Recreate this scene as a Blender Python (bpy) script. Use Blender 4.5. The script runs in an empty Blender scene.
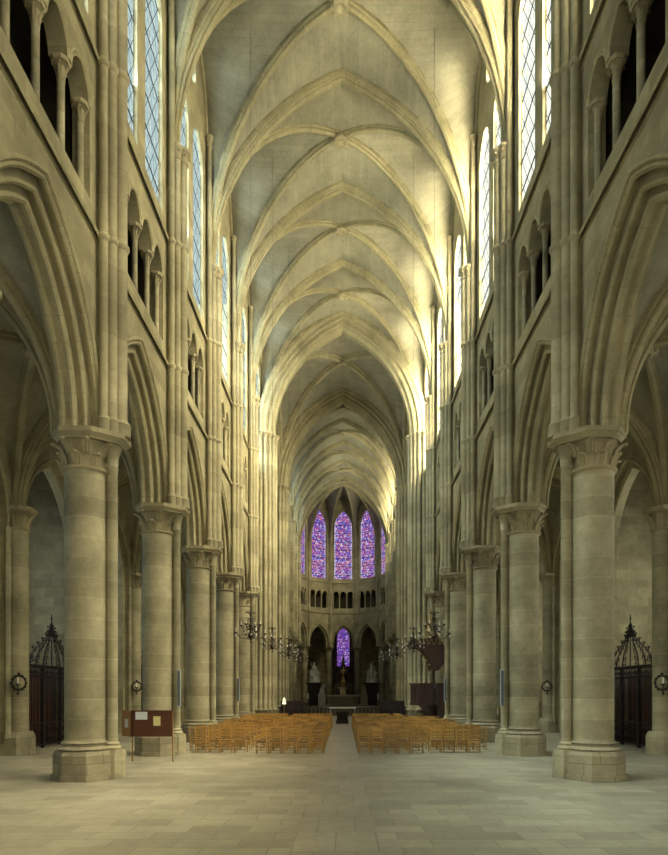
import bpy, bmesh, math, random
from math import pi, sin, cos, sqrt, atan2, radians
random.seed(7)
S = bpy.context.scene
COL = S.collection

# ------------------------------------------------------------------ materials
def nodes(name):
    m = bpy.data.materials.new(name); m.use_nodes = True
    nt = m.node_tree; nt.nodes.clear()
    out = nt.nodes.new('ShaderNodeOutputMaterial')
    return m, nt, out
def N(nt, kind, **kw):
    n = nt.nodes.new(kind)
    for k, v in kw.items():
        if hasattr(n, k): setattr(n, k, v)
    return n
def setin(n, **kw):
    for k, v in kw.items(): n.inputs[k.replace('_', ' ')].default_value = v
def math_node(nt, op, a, b=None):
    n = nt.nodes.new('ShaderNodeMath'); n.operation = op
    for i, x in enumerate((a, b)):
        if x is None: continue
        if isinstance(x, (int, float)): n.inputs[i].default_value = x
        else: nt.links.new(x, n.inputs[i])
    return n.outputs[0]
def mixc(nt, fac, a, b, blend='MIX'):
    n = nt.nodes.new('ShaderNodeMix'); n.data_type = 'RGBA'; n.blend_type = blend
    for i, x in ((0, fac), (6, a), (7, b)):
        if isinstance(x, (int, float)): n.inputs[i].default_value = x
        elif isinstance(x, tuple): n.inputs[i].default_value = (*x, 1)
        else: nt.links.new(x, n.inputs[i])
    return n.outputs[2]

KS = (.70, .675, .585)
def stone(name, c1, c2, mortar, bw=.95, rh=.42, ms=.012, rough=.85, dirt=.45, bump=.25, offset=.5, spec=.25, streak=False):
    c1, c2, mortar = ([x*k for x, k in zip(c, KS)] for c in (c1, c2, mortar))
    m, nt, out = nodes(name); L = nt.links.new
    uv = N(nt, 'ShaderNodeUVMap')
    br = N(nt, 'ShaderNodeTexBrick'); br.offset = offset
    L(uv.outputs[0], br.inputs['Vector'])
    br.inputs['Color1'].default_value = (*c1, 1); br.inputs['Color2'].default_value = (*c2, 1)
    br.inputs['Mortar'].default_value = (*mortar, 1)
    setin(br, Scale=1.0, Mortar_Size=ms, Mortar_Smooth=.3, Brick_Width=bw, Row_Height=rh)
    geo = N(nt, 'ShaderNodeNewGeometry')
    no = N(nt, 'ShaderNodeTexNoise'); L(geo.outputs['Position'], no.inputs['Vector']); setin(no, Scale=.55, Detail=6, Roughness=.65)
    no2 = N(nt, 'ShaderNodeTexNoise'); L(geo.outputs['Position'], no2.inputs['Vector']); setin(no2, Scale=6.0, Detail=5, Roughness=.7)
    r1 = N(nt, 'ShaderNodeMapRange'); L(no.outputs[0], r1.inputs[0]); setin(r1, From_Min=.3, From_Max=.7, To_Min=1 - dirt, To_Max=1.12)
    r2 = N(nt, 'ShaderNodeMapRange'); L(no2.outputs[0], r2.inputs[0]); setin(r2, From_Min=.25, From_Max=.75, To_Min=.85, To_Max=1.1)
    f = math_node(nt, 'MULTIPLY', r1.outputs[0], r2.outputs[0])
    cm = N(nt, 'ShaderNodeCombineColor'); [L(f, cm.inputs[i]) for i in range(3)]
    col = mixc(nt, 1.0, br.outputs[0], cm.outputs[0], 'MULTIPLY')
    if streak:
        no3 = N(nt, 'ShaderNodeTexNoise'); L(uv.outputs[0], no3.inputs['Vector']); setin(no3, Scale=1.3, Detail=4, Roughness=.6, Distortion=1.2)
        r3 = N(nt, 'ShaderNodeMapRange'); L(no3.outputs[0], r3.inputs[0]); setin(r3, From_Min=.62, From_Max=.72, To_Min=0, To_Max=.45)
        col = mixc(nt, r3.outputs[0], col, (.2, .18, .11))
    p = N(nt, 'ShaderNodeBsdfPrincipled'); L(col, p.inputs['Base Color']); setin(p, Roughness=rough); p.inputs['Specular IOR Level'].default_value = spec
    b = N(nt, 'ShaderNodeBump'); setin(b, Strength=bump, Distance=.02)
    h = math_node(nt, 'SUBTRACT', no2.outputs[0], br.outputs['Fac'])
    L(h, b.inputs['Height']); L(b.outputs[0], p.inputs['Normal'])
    L(p.outputs[0], out.inputs[0])
    return m

def plain(name, c, rough=.6, metal=0, noise=.25, scale=8, c2=None, stretch=(1, 1, 1), spec=.4):
    m, nt, out = nodes(name); L = nt.links.new
    tc = N(nt, 'ShaderNodeTexCoord'); mp = N(nt, 'ShaderNodeMapping'); L(tc.outputs['Object'], mp.inputs[0])
    mp.inputs['Scale'].default_value = stretch
    no = N(nt, 'ShaderNodeTexNoise'); L(mp.outputs[0], no.inputs['Vector']); setin(no, Scale=scale, Detail=4)
    c2 = c2 or tuple(x * (1 - noise * 1.6) for x in c)
    col = mixc(nt, no.outputs[0], c, c2)
    p = N(nt, 'ShaderNodeBsdfPrincipled'); L(col, p.inputs['Base Color'])
    setin(p, Roughness=rough, Metallic=metal); p.inputs['Specular IOR Level'].default_value = spec
    L(p.outputs[0], out.inputs[0])
    return m

def wood(name, c1, c2, rough=.45):
    m, nt, out = nodes(name); L = nt.links.new
    tc = N(nt, 'ShaderNodeTexCoord'); mp = N(nt, 'ShaderNodeMapping'); L(tc.outputs['Object'], mp.inputs[0])
    mp.inputs['Scale'].default_value = (1, 6, 6) if 'board' in name else (14, 14, 1.5)
    no = N(nt, 'ShaderNodeTexNoise'); L(mp.outputs[0], no.inputs['Vector']); setin(no, Scale=2.0, Detail=5, Distortion=.8)
    oi = N(nt, 'ShaderNodeObjectInfo')
    col = mixc(nt, no.outputs[0], c1, c2)
    r = N(nt, 'ShaderNodeMapRange'); L(oi.outputs['Random'], r.inputs[0]); setin(r, To_Min=.5, To_Max=1.2)
    cm = N(nt, 'ShaderNodeCombineColor'); [L(r.outputs[0], cm.inputs[i]) for i in range(3)]
    col = mixc(nt, 1.0, col, cm.outputs[0], 'MULTIPLY')
    p = N(nt, 'ShaderNodeBsdfPrincipled'); L(col, p.inputs['Base Color']); setin(p, Roughness=rough)
    L(p.outputs[0], out.inputs[0]); return m

def clear_glass(name, c1, c2, strength, trans, transcol=(1, 1, 1), lattice=True):
    """Leaded daylight glazing: diamond quarries, dark lead, iron saddle bars."""
    m, nt, out = nodes(name); L = nt.links.new
    uv = N(nt, 'ShaderNodeUVMap'); sp = N(nt, 'ShaderNodeSeparateXYZ'); L(uv.outputs[0], sp.inputs[0])
    x, y = sp.outputs[0], sp.outputs[1]
    a = math_node(nt, 'MULTIPLY', x, 2.4); b = math_node(nt, 'MULTIPLY', y, 1.35)
    def line(v, w):
        fr = math_node(nt, 'FRACT', v); d = math_node(nt, 'ABSOLUTE', math_node(nt, 'SUBTRACT', fr, .5))
        return math_node(nt, 'GREATER_THAN', d, .5 - w)
    l = math_node(nt, 'MAXIMUM', line(math_node(nt, 'ADD', a, b), .035), line(math_node(nt, 'SUBTRACT', a, b), .035))
    l = math_node(nt, 'MAXIMUM', l, line(math_node(nt, 'MULTIPLY', y, 1.0), .055))
    l = math_node(nt, 'MAXIMUM', l, line(math_node(nt, 'ADD', math_node(nt, 'MULTIPLY', x, .588), .5), .02))
    vo = N(nt, 'ShaderNodeTexVoronoi'); L(uv.outputs[0], vo.inputs['Vector']); setin(vo, Scale=7.0)
    sc = N(nt, 'ShaderNodeSeparateColor'); L(vo.outputs['Color'], sc.inputs[0])
    col = mixc(nt, sc.outputs[0], c1, c2)
    em = N(nt, 'ShaderNodeEmission'); L(col, em.inputs[0]); em.inputs[1].default_value = strength
    if trans > 0:
        tr = N(nt, 'ShaderNodeBsdfTransparent'); tr.inputs[0].default_value = (*[t * trans for t in transcol], 1)
        ad = N(nt, 'ShaderNodeAddShader'); L(em.outputs[0], ad.inputs[0]); L(tr.outputs[0], ad.inputs[1]); src = ad.outputs[0]
    else: src = em.outputs[0]
    ld = N(nt, 'ShaderNodeBsdfDiffuse'); ld.inputs[0].default_value = (.05, .06, .07, 1)
    mx = N(nt, 'ShaderNodeMixShader'); L(l, mx.inputs[0]); L(src, mx.inputs[1]); L(ld.outputs[0], mx.inputs[2])
    L(mx.outputs[0], out.inputs[0]); return m

def stained(name, cols, strength, scale=5.5, white=.2):
    m, nt, out = nodes(name); L = nt.links.new
    uv = N(nt, 'ShaderNodeUVMap')
    vo = N(nt, 'ShaderNodeTexVoronoi'); L(uv.outputs[0], vo.inputs['Vector']); setin(vo, Scale=scale)
    ve = N(nt, 'ShaderNodeTexVoronoi'); ve.feature = 'DISTANCE_TO_EDGE'; L(uv.outputs[0], ve.inputs['Vector']); setin(ve, Scale=scale)
    sc = N(nt, 'ShaderNodeSeparateColor'); L(vo.outputs['Color'], sc.inputs[0])
    cr = N(nt, 'ShaderNodeValToRGB'); cr.color_ramp.interpolation = 'CONSTANT'
    L(sc.outputs[0], cr.inputs[0])
    els = cr.color_ramp.elements
    els[0].position = 0; els[0].color = (*cols[0], 1); els[1].position = 1 / len(cols); els[1].color = (*cols[1], 1)
    for i in range(2, len(cols)):
        e = els.new(i / len(cols)); e.color = (*cols[i], 1)
    # medallion bands: rows drift between blue and red
    sp = N(nt, 'ShaderNodeSeparateXYZ'); L(uv.outputs[0], sp.inputs[0])
    w = math_node(nt, 'SINE', math_node(nt, 'MULTIPLY', sp.outputs[1], 2.6))
    r = N(nt, 'ShaderNodeMapRange'); L(w, r.inputs[0]); setin(r, From_Min=-1, From_Max=1, To_Min=0, To_Max=.22)
    col = mixc(nt, r.outputs[0], cr.outputs[0], (.62, .25, .55))
    border = math_node(nt, 'GREATER_THAN', math_node(nt, 'ABSOLUTE', sp.outputs[0]), 1.08)
    col = mixc(nt, math_node(nt, 'MULTIPLY', border, .6), col, (.8, .75, 1.0))
    ed = math_node(nt, 'LESS_THAN', ve.outputs['Distance'], .07)
    fr = math_node(nt, 'FRACT', math_node(nt, 'MULTIPLY', sp.outputs[1], .85))
    bar = math_node(nt, 'LESS_THAN', fr, .07)
    dark = math_node(nt, 'MAXIMUM', ed, bar)
    col = mixc(nt, dark, col, (.015, .01, .03))
    em = N(nt, 'ShaderNodeEmission'); L(col, em.inputs[0]); em.inputs[1].default_value = strength
    L(em.outputs[0], out.inputs[0]); return m

def emit(name, c, s):
    m, nt, out = nodes(name)
    e = N(nt, 'ShaderNodeEmission'); e.inputs[0].default_value = (*c, 1); e.inputs[1].default_value = s
    nt.links.new(e.outputs[0], out.inputs[0]); return m

LB = (.60, .535, .345)
M_WALL = stone('limestone_ashlar', (.62, .565, .38), (.44, .40, .265), (.56, .52, .37), bw=.85, rh=.40, ms=.010)
M_PASSAGE_SHADE = stone('passage_stone_painted_shade', (.12, .10, .07), (.08, .07, .05), (.10, .09, .06), bw=.6, rh=.35)  # passage stone coloured near black to stand in for the shade inside
M_COL = stone('limestone_drums', (.63, .585, .42), (.48, .445, .31), (.68, .64, .48), bw=60, rh=.50, ms=.013, dirt=.55, streak=True)
M_SHAFT = stone('limestone_shafts', (.61, .56, .39), (.46, .42, .29), (.42, .38, .26), bw=60, rh=.85, ms=.008, dirt=.45)
M_RIB = stone('limestone_rib', (.61, .56, .375), (.52, .475, .315), (.44, .40, .26), bw=30, rh=.55, ms=.010, dirt=.35)
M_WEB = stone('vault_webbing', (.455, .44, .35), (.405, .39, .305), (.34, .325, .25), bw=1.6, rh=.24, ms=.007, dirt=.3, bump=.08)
M_FLOOR = stone('flagstones', (.51, .49, .40), (.35, .335, .27), (.27, .255, .19), bw=.92, rh=.46, ms=.010, rough=.42, dirt=.3, bump=.08, spec=.4)
M_AISLE_FL = stone('aisle_strip', (.48, .46, .37), (.41, .39, .315), (.28, .27, .20), bw=.6, rh=1.15, ms=.010, rough=.42, dirt=.3, bump=.08, spec=.4)
M_BASE = stone('worn_base_stone', (.50, .455, .33), (.36, .33, .24), (.30, .27, .19), bw=.8, rh=.42, dirt=.5)
M_VRIB = stone('vault_rib_limestone', (.53, .485, .32), (.45, .41, .265), (.36, .33, .21), bw=30, rh=.55, ms=.010, dirt=.35)
M_CAP = stone('carved_limestone', (.62, .56, .39), (.55, .49, .33), (.55, .49, .33), bw=3, rh=3, dirt=.5)
M_IRON = plain('wrought_iron', (.018, .013, .015), .5, .4)
M_CHAN = plain('bronzed_iron', (.05, .038, .025), .4, .6)
M_DARKWOOD = wood('dark_oak', (.055, .025, .018), (.022, .010, .008))
M_SCREENWOOD = wood('panelled_oak_backing', (.24, .10, .05), (.08, .03, .02))
M_CHAIR = wood('honey_wood', (.60, .35, .085), (.30, .15, .035), .35)
M_STRAW = plain('rush_straw', (.30, .18, .06), .8, 0, .4, 30)
M_BOARD = wood('board_mahogany', (.15, .05, .018), (.08, .027, .010))
M_BOARDLEG = wood('light_post_wood', (.38, .2, .06), (.24, .12, .04))
M_PAPER = plain('white_paper', (.62, .66, .68), .8, 0, .1)
M_PAPERY = plain('yellow_paper', (.62, .58, .26), .8, 0, .1)
M_INK = plain('printed_ink', (.12, .12, .13), .8, 0, .1)
M_SPK = plain('grey_enamel', (.36, .39, .39), .5, .1, .1)
M_SPKD = plain('speaker_grille', (.13, .15, .16), .6, .1, .2)
M_MARBLE = plain('white_marble', (.62, .62, .58), .35, 0, .3, 3)
M_ALTAR = plain('altar_stone', (.40, .37, .27), .5, 0, .3, 3)
M_GILT = plain('gilt_bronze', (.45, .33, .14), .35, .7)
M_CANDLE = plain('candle_wax', (.75, .72, .60), .4, 0, .05)
M_CRYSTAL = plain('pale_glass_drop', (.8, .8, .75), .12, 0, .05, spec=1.0)
M_CLOTH = plain('white_altar_linen', (.66, .66, .6), .9, 0, .08)
M_GREY = plain('grey_metal_rail', (.35, .36, .34), .4, .3)
M_DARK = plain('dark_joinery', (.03, .018, .018), .6, 0, .3)

G_LEFT = clear_glass('grisaille_glass_north', (.22, .31, .32), (.44, .54, .50), .85, .6, (.85, .95, 1))
G_RIGHT = clear_glass('grisaille_glass_south', (.9, .87, .72), (.55, .6, .55), .9, .8, (1, .95, .82))
G_WEST_FILL = emit('west_fill_glow', (1.0, .94, .73), 2.2)  # unseen west glow, kept low to fill floor and columns from the front
G_WAL_FILL = emit('north_aisle_fill_glow', (.92, .95, .80), 1.3)  # added glow at the left aisle end, lights columns from outer front
G_WAR_FILL = emit('south_aisle_fill_glow', (1.0, .93, .70), 5.0)  # stronger added glow at the right aisle end, same side-front fill
G_TRANS = emit('daylit_transept_glass', (.97, .95, .78), 2.6)
G_CHAPL = clear_glass('chapel_glass_north', (.45, .6, .75), (.55, .7, .8), 2.6, 0)
G_CHAPR = clear_glass('chapel_glass_south', (.9, .88, .72), (.8, .85, .8), 4.6, 0)
G_APSE = stained('stained_glass', [(.10, .06, .45), (.30, .10, .55), (.08, .12, .6), (.60, .10, .18), (.7, .65, .85), (.22, .06, .45), (.55, .25, .5), (.25, .3, .75), (.75, .45, .5)], .85)
G_APSE2 = stained('stained_glass_violet', [(.14, .05, .5), (.35, .10, .65), (.10, .08, .6), (.3, .1, .4), (.6, .5, .9), (.22, .06, .5)], .7)

# ------------------------------------------------------------------ mesh builder
ID = lambda p: p
class MB:
    def __init__(s, M=None): s.v = []; s.f = []; s.uv = []; s.sm = []; s.M = M or ID
    def face(s, pts, uv=None, smooth=False):
        if uv is None:
            a, b, c = pts[0], pts[1], pts[2]
            u = [b[i] - a[i] for i in range(3)]; w = [pts[-1][i] - a[i] for i in range(3)]
            n = (abs(u[1]*w[2]-u[2]*w[1]), abs(u[2]*w[0]-u[0]*w[2]), abs(u[0]*w[1]-u[1]*w[0]))
            k = n.index(max(n))
            uv = [((p[1], p[2]) if k == 0 else (p[0], p[2]) if k == 1 else (p[0], p[1])) for p in pts]
        i0 = len(s.v); s.v += [s.M(p) for p in pts]; s.f.append(tuple(range(i0, i0 + len(pts)))); s.uv.append(uv); s.sm.append(smooth)
    def grid(s, P, UV, smooth=True, closeu=False):
        """P[i][j] grid of points, shared vertices."""
        i0 = len(s.v); n, m = len(P), len(P[0])
        for r in P: s.v += [s.M(p) for p in r]
        for i in range(n - 1):
            for j in range(m - 1):
                a = i0 + i*m + j
                s.f.append((a, a + 1, a + m + 1, a + m)); s.sm.append(smooth)
                s.uv.append([UV[i][j], UV[i][j+1], UV[i+1][j+1], UV[i+1][j]])
    def box(s, x0, x1, y0, y1, z0, z1):
        p = [(x, y, z) for z in (z0, z1) for y in (y0, y1) for x in (x0, x1)]
        for q in ((0,1,3,2), (4,5,7,6), (0,1,5,4), (2,3,7,6), (0,2,6,4), (1,3,7,5)): s.face([p[i] for i in q])
    def bar(s, p, q, w, h=None):
        """square bar between two points"""
        h = h or w
        d = [q[i]-p[i] for i in range(3)]; L = sqrt(sum(x*x for x in d)) or 1; d = [x/L for x in d]
        up = (0, 0, 1) if abs(d[2]) < .9 else (1, 0, 0)
        a = cross(d, up); a = norm(a); b = cross(a, d)
        c = []
        for o in (p, q):
            for sa, sb in ((-1,-1), (1,-1), (1,1), (-1,1)):
                c.append(tuple(o[i] + a[i]*sa*w/2 + b[i]*sb*h/2 for i in range(3)))
        for f in ((0,1,2,3), (7,6,5,4), (0,1,5,4), (1,2,6,5), (2,3,7,6), (3,0,4,7)): s.face([c[i] for i in f])
    def lathe(s, cx, cy, prof, seg=16, smooth=True, a0=0, a1=2*pi, uvr=None, cap=True, rot=0):
        full = abs(a1 - a0 - 2*pi) < 1e-6
        for k in range(len(prof) - 1):
            (r0, z0), (r1, z1) = prof[k], prof[k+1]
            R = uvr or max(r0, r1, .05)
            P = [[], []]; U = [[], []]
            for i in range(seg + 1):
                a = a0 + rot + (a1 - a0) * i / seg
                P[0].append((cx + r0*cos(a), cy + r0*sin(a), z0)); P[1].append((cx + r1*cos(a), cy + r1*sin(a), z1))
                vv = (z0, z1) if abs(z1 - z0) > 1e-4 else (r0, r1)
                U[0].append((a*R, vv[0])); U[1].append((a*R, vv[1]))
            s.grid(P, U, smooth)
        if cap and full:
            for (r, z) in (prof[0], prof[-1]):
                if r > 1e-4: s.face([(cx + r*cos(rot + 2*pi*i/seg), cy + r*sin(rot + 2*pi*i/seg), z) for i in range(seg)])
    def prism(s, poly, z0, z1, top=None, scale_top=1.0, c=(0, 0)):
        t = [(c[0] + (x-c[0])*scale_top, c[1] + (y-c[1])*scale_top) for x, y in poly]
        n = len(poly); L = 0
        s.face([(x, y, z0) for x, y in poly]); s.face([(x, y, z1) for x, y in t])
        for i in range(n):
            j = (i + 1) % n; d = math.hypot(poly[j][0]-poly[i][0], poly[j][1]-poly[i][1])
            s.face([(*poly[i], z0), (*poly[j], z0), (*t[j], z1), (*t[i], z1)], [(L, z0), (L+d, z0), (L+d, z1), (L, z1)]); L += d
    def sweep(s, path, prof, B, center=None, uvs=.02, smooth=True, closed=True):
        """prof: list of (q,n): q along B, n along the inward normal."""
        n = len(path); P = []; U = []; L = 0
        for i, p in enumerate(path):
            a = path[max(0, i-1)]; b = path[min(n-1, i+1)]
            T = norm([b[k]-a[k] for k in range(3)]); Nn = norm(cross(T, B))
            if center is not None:
                d = [center[k]-p[k] for k in range(3)]
                if sum(d[k]*Nn[k] for k in range(3)) < 0: Nn = [-x for x in Nn]
            if i: L += sqrt(sum((p[k]-path[i-1][k])**2 for k in range(3)))
            row = [tuple(p[k] + q*B[k] + m*Nn[k] for k in range(3)) for q, m in prof]
            if closed: row.append(row[0])
            P.append(row); U.append([(j*uvs, L) for j in range(len(row))])
        s.grid(P, U, smooth)
    def tube(s, path, r, seg=6, smooth=True, taper=None, caps=True):
        n = len(path); P = []; U = []; L = 0; ref = None
        for i, p in enumerate(path):
            a = path[max(0, i-1)]; b = path[min(n-1, i+1)]
            T = norm([b[k]-a[k] for k in range(3)])
            if ref is None: ref = (0, 0, 1) if abs(T[2]) < .9 else (1, 0, 0)
            A = norm(cross(T, ref)); Bn = cross(A, T); ref = Bn
            if i: L += sqrt(sum((p[k]-path[i-1][k])**2 for k in range(3)))
            rr = r if taper is None else r * (1 + (taper - 1) * i / (n - 1))
            P.append([tuple(p[k] + rr*(cos(2*pi*j/seg)*A[k] + sin(2*pi*j/seg)*Bn[k]) for k in range(3)) for j in range(seg + 1)])
            U.append([(j*.02, L) for j in range(seg + 1)])
        s.grid(P, U, smooth)
        if caps: s.face(P[0][:-1]); s.face(P[-1][:-1])
    def ball(s, c, r, seg=8, rings=6, sz=1.0):
        s.lathe(c[0], c[1], [(max(1e-5, r*sin(pi*i/rings)), c[2] - r*sz*cos(pi*i/rings)) for i in range(rings+1)], seg, cap=False)
    def build(s, name, mat, parent=None, loc=(0, 0, 0), auto=True):
        me = bpy.data.meshes.new(name); me.from_pydata(s.v, [], s.f)
        ul = me.uv_layers.new(name='UVMap'); k = 0
        flat = [c for f in s.uv for uv in f for c in uv]
        ul.data.foreach_set('uv', flat)
        me.polygons.foreach_set('use_smooth', s.sm)
        bm = bmesh.new(); bm.from_mesh(me)
        if auto: bmesh.ops.remove_doubles(bm, verts=bm.verts, dist=1e-4)
        bmesh.ops.recalc_face_normals(bm, faces=bm.faces)
        for e in bm.edges:
            if len(e.link_faces) == 2 and e.calc_face_angle(0) > radians(38): e.smooth = False
        bm.to_mesh(me); bm.free()
        me.materials.append(mat)
        o = bpy.data.objects.new(name, me); COL.objects.link(o); o.location = loc
        if parent is not None: o.parent = parent
        return o
def cross(a, b): return (a[1]*b[2]-a[2]*b[1], a[2]*b[0]-a[0]*b[2], a[0]*b[1]-a[1]*b[0])
def norm(a):
    l = sqrt(sum(x*x for x in a)) or 1; return tuple(x/l for x in a)

def tag(o, label, cat, group=None, kind=None):
    o['label'] = label; o['category'] = cat
    if group: o['group'] = group
    if kind: o['kind'] = kind
    return o
def empty(name, loc=(0, 0, 0), rz=0):
    o = bpy.data.objects.new(name, None); COL.objects.link(o); o.location = loc; o.rotation_euler = (0, 0, rz)
    o.empty_display_size = .2; return o
def copy_tree(o, parent=None):
    c = o.copy(); COL.objects.link(c); c.parent = parent
    for ch in o.children: copy_tree(ch, c)
    return c

# ------------------------------------------------------------------ dimensions
W = 6.0            # half width of the main vessel at the wall face
PX = 6.4           # column axis
BAY = 5.8
NAVE = [15.1 + BAY * k for k in range(-3, 5)]          # column lines -2.3 .. 38.3
XW, XE = 44.1, 55.0                                    # crossing pier lines
CH = [XE + 5.3 * k for k in range(0, 5)]               # choir pier lines 55 .. 76.2
AC = 78.6                                              # centre of the apse
ZS, ZT, ZC, ZV, ZTOP = 8.6, 13.4, 17.7, 21.1, 29.9     # springing, triforium, clerestory, vault springing, crown
OUT = 11.4                                             # outer aisle line
CHAP = 14.6

def arch(a, R, d=0):
    """pointed arch: half-span a, radius R, concentric offset d -> z(s)"""
    def f(s):
        s = abs(s)
        if s >= a + d: return 0.0
        return sqrt(max(0.0, (R + d)**2 - (s + R - a)**2))
    return f
def arch_path(a, R, d, n=14):
    """points (s,z) of a concentric pointed arch"""
    th = math.acos(min(1, (R - a) / (R + d))); pts = []
    for i in range(n + 1):
        t = th * i / n; pts.append(((R + d)*cos(t) - (R - a), (R + d)*sin(t)))
    return [(-x, z) for x, z in pts] + [(x, z) for x, z in reversed(pts[:-1])]

def left(p): return (-p[1], p[0], p[2])
def right(p): return (p[1], p[0], p[2])

def pwall(mb, t0, t1, brk, solid):
    """pierced wall between depths t0,t1 in local coords (s,t,z). brk: sorted s breakpoints; solid(s,side)->[(z0,z1),..]"""
    prev = None
    for i in range(len(brk) - 1):
        a, b = brk[i], brk[i+1]; e = min(1e-4, (b - a) * .01)
        A, B = solid(a + e), solid(b - e)
        if len(A) != len(B):
            mm = solid((a + b)/2); A = B = mm
        def diff(P, Q): return P is None or len(P) != len(Q) or any(abs(x[0]-y[0]) + abs(x[1]-y[1]) > .03 for x, y in zip(P, Q))
        nxt = solid(b + e) if i < len(brk) - 2 else None
        for (za0, za1), (zb0, zb1) in zip(A, B):
            if za1 - za0 < .001 and zb1 - zb0 < .001: continue
            for t in (t0, t1): mb.face([(a, t, za0), (b, t, zb0), (b, t, zb1), (a, t, za1)])
            sl = lambda z0, z1: [(t0, 0), (t0, 1), (t1, 1), (t1, 0)]
            L0 = [(t0*.3, za0 + a), (t0*.3, zb0 + b), (t1*.3, zb0 + b), (t1*.3, za0 + a)]
            mb.face([(a, t0, za0), (b, t0, zb0), (b, t1, zb0), (a, t1, za0)], L0)
            mb.face([(a, t0, za1), (b, t0, zb1), (b, t1, zb1), (a, t1, za1)])
            if diff(prev, A): mb.face([(a, t0, za0), (a, t1, za0), (a, t1, za1), (a, t0, za1)])
            if diff(nxt, B): mb.face([(b, t0, zb0), (b, t1, zb0), (b, t1, zb1), (b, t0, zb1)])
        prev = B

def span(c, a, n=10):
    """cosine-spaced sample positions across an opening"""
    return [c - a*cos(pi*i/(2*n)) if i <= n else c + a*cos(pi*(2*n - i)/(2*n)) for i in range(2*n + 1)]

# ------------------------------------------------------------------ shared small meshes
def colonnette_proto(h, r, capr, caph):
    t = MB(); t.lathe(0, 0, [(r*1.9, 0), (r*1.9, .06), (r*1.5, .08), (r*1.6, .13), (r, .17), (r, h)], 10)
    return t
def capital_mb(z0, z1, r0, r1, leaves=6, seg=12, tiers=1, square=True):
    """foliate capital: necking ring, bell, tiers of curled leaves, abacus block"""
    m = MB(); hgt = z1 - z0; zb = z0 + hgt*.80
    m.lathe(0, 0, [(r0*1.0, z0 - hgt*.05), (r0*1.14, z0), (r0*1.14, z0 + hgt*.04), (r0*.95, z0 + hgt*.07), (r0*.95, z0 + hgt*.5), (r0*1.02, z0 + hgt*.68), (r1*.84, zb)], seg)
    for t in range(tiers):
        zt = z0 + hgt*(.08 + .66*t/tiers); hh = hgt*.64/tiers; last = t == tiers - 1
        ro = r0 + (r1 - r0)*(.85 if last else .55)
        for i in range(leaves):
            a = 2*pi*(i + .5*t)/leaves; wv = pi*r0/leaves*.72
            pts = []
            for rr, zz, ww in ((r0 + .005, 0, .75), (r0*1.05 + .01, .35, 1.0), (r0 + (ro - r0)*.45, .68, 1.0), (ro, .93, .75), (ro*1.04, 1.0, .5), (ro*1.05, .86, .42), (ro*.99, .80, .35)):
                ca, sa = cos(a), sin(a); row = []
                for q, dr in ((-1, -.25), (-.55, .15), (-.25, -.05), (0, .30), (.25, -.05), (.55, .15), (1, -.25)):
                    w = wv*ww*q; rq = rr + dr*.20*r0
                    row.append((rq*ca - w*sa, rq*sa + w*ca, zt + (zz - .08*abs(q))*hh))
                pts.append(row)
            m.grid(pts, [[(q[0], q[2]) for q in row] for row in pts], True)
            m.ball((ro*1.03*cos(a), ro*1.03*sin(a), zt + hh*.88), max(.018, r0*.085), 6, 4)
    if square:
        q = r1; k = q*.5
        poly = [(q, k), (k, q), (-k, q), (-q, k), (-q, -k), (-k, -q), (k, -q), (q, -k)]
        m.prism([(x*.93, y*.93) for x, y in poly], zb, z1 - hgt*.1, scale_top=1/.93)
        m.prism(poly, z1 - hgt*.1, z1)
    return m

# ------------------------------------------------------------------ columns (things)
def octo(r, k=.4142): return [(r, r*k), (r*k, r), (-r*k, r), (-r, r*k), (-r, -r*k), (-r*k, -r), (r*k, -r), (r, -r*k)]
def make_column():
    """axis at origin, nave side is +x"""
    root = empty('column')
    b = MB()
    b.prism(octo(.77), 0, .14); b.prism(octo(.72), .14, .62); b.prism(octo(.72), .62, .72, scale_top=.93)
    b.build('plinth', M_BASE, root)
    b = MB(); b.lathe(0, 0, [(.66, .72), (.70, .76), (.66, .81), (.60, .83), (.58, .87), (.61, .91), (.56, .95), (.52, .97)], 32)
    b.build('base_molding', M_BASE, root)
    b = MB(); b.lathe(0, 0, [(.52, .97), (.52, 7.72)], 36, cap=False); b.build('shaft', M_COL, root)
    c = capital_mb(7.68, 8.60, .52, .80, leaves=8, seg=32, tiers=2, square=False)
    c.build('capital', M_CAP, root)
    ab = MB()
    poly = [(-.72, -.33), (-.36, -.74), (.42, -.74), (.74, -.48), (1.03, -.27), (1.03, .27), (.74, .48), (.42, .74), (-.36, .74), (-.72, .33)]
    sh = lambda s: [(x*s, y*s) for x, y in poly]
    ab.prism(sh(.88), 8.36, 8.40); ab.prism(sh(.88), 8.40, 8.48, scale_top=1.1); ab.prism(poly, 8.48, 8.60)
    ab.build('abacus', M_CAP, root)
    e = MB(); e.prism([(x + .70, y) for x, y in octo(.26)], 0, .60); e.prism([(x + .70, y) for x, y in octo(.26)], .60, .72, scale_top=.9, c=(.70, 0))
    e.lathe(.65, 0, [(.22, .72), (.235, .77), (.18, .83), (.19, .88), (.135, .93), (.135, 7.80), (.16, 7.84), (.14, 7.88), (.15, 8.1), (.24, 8.40)], 14)
    e.build('engaged_colonnette', M_COL, root)
    return root
col0 = make_column(); first = True
ordn = ['nearest', 'second', 'third', 'fourth', 'fifth']
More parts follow.
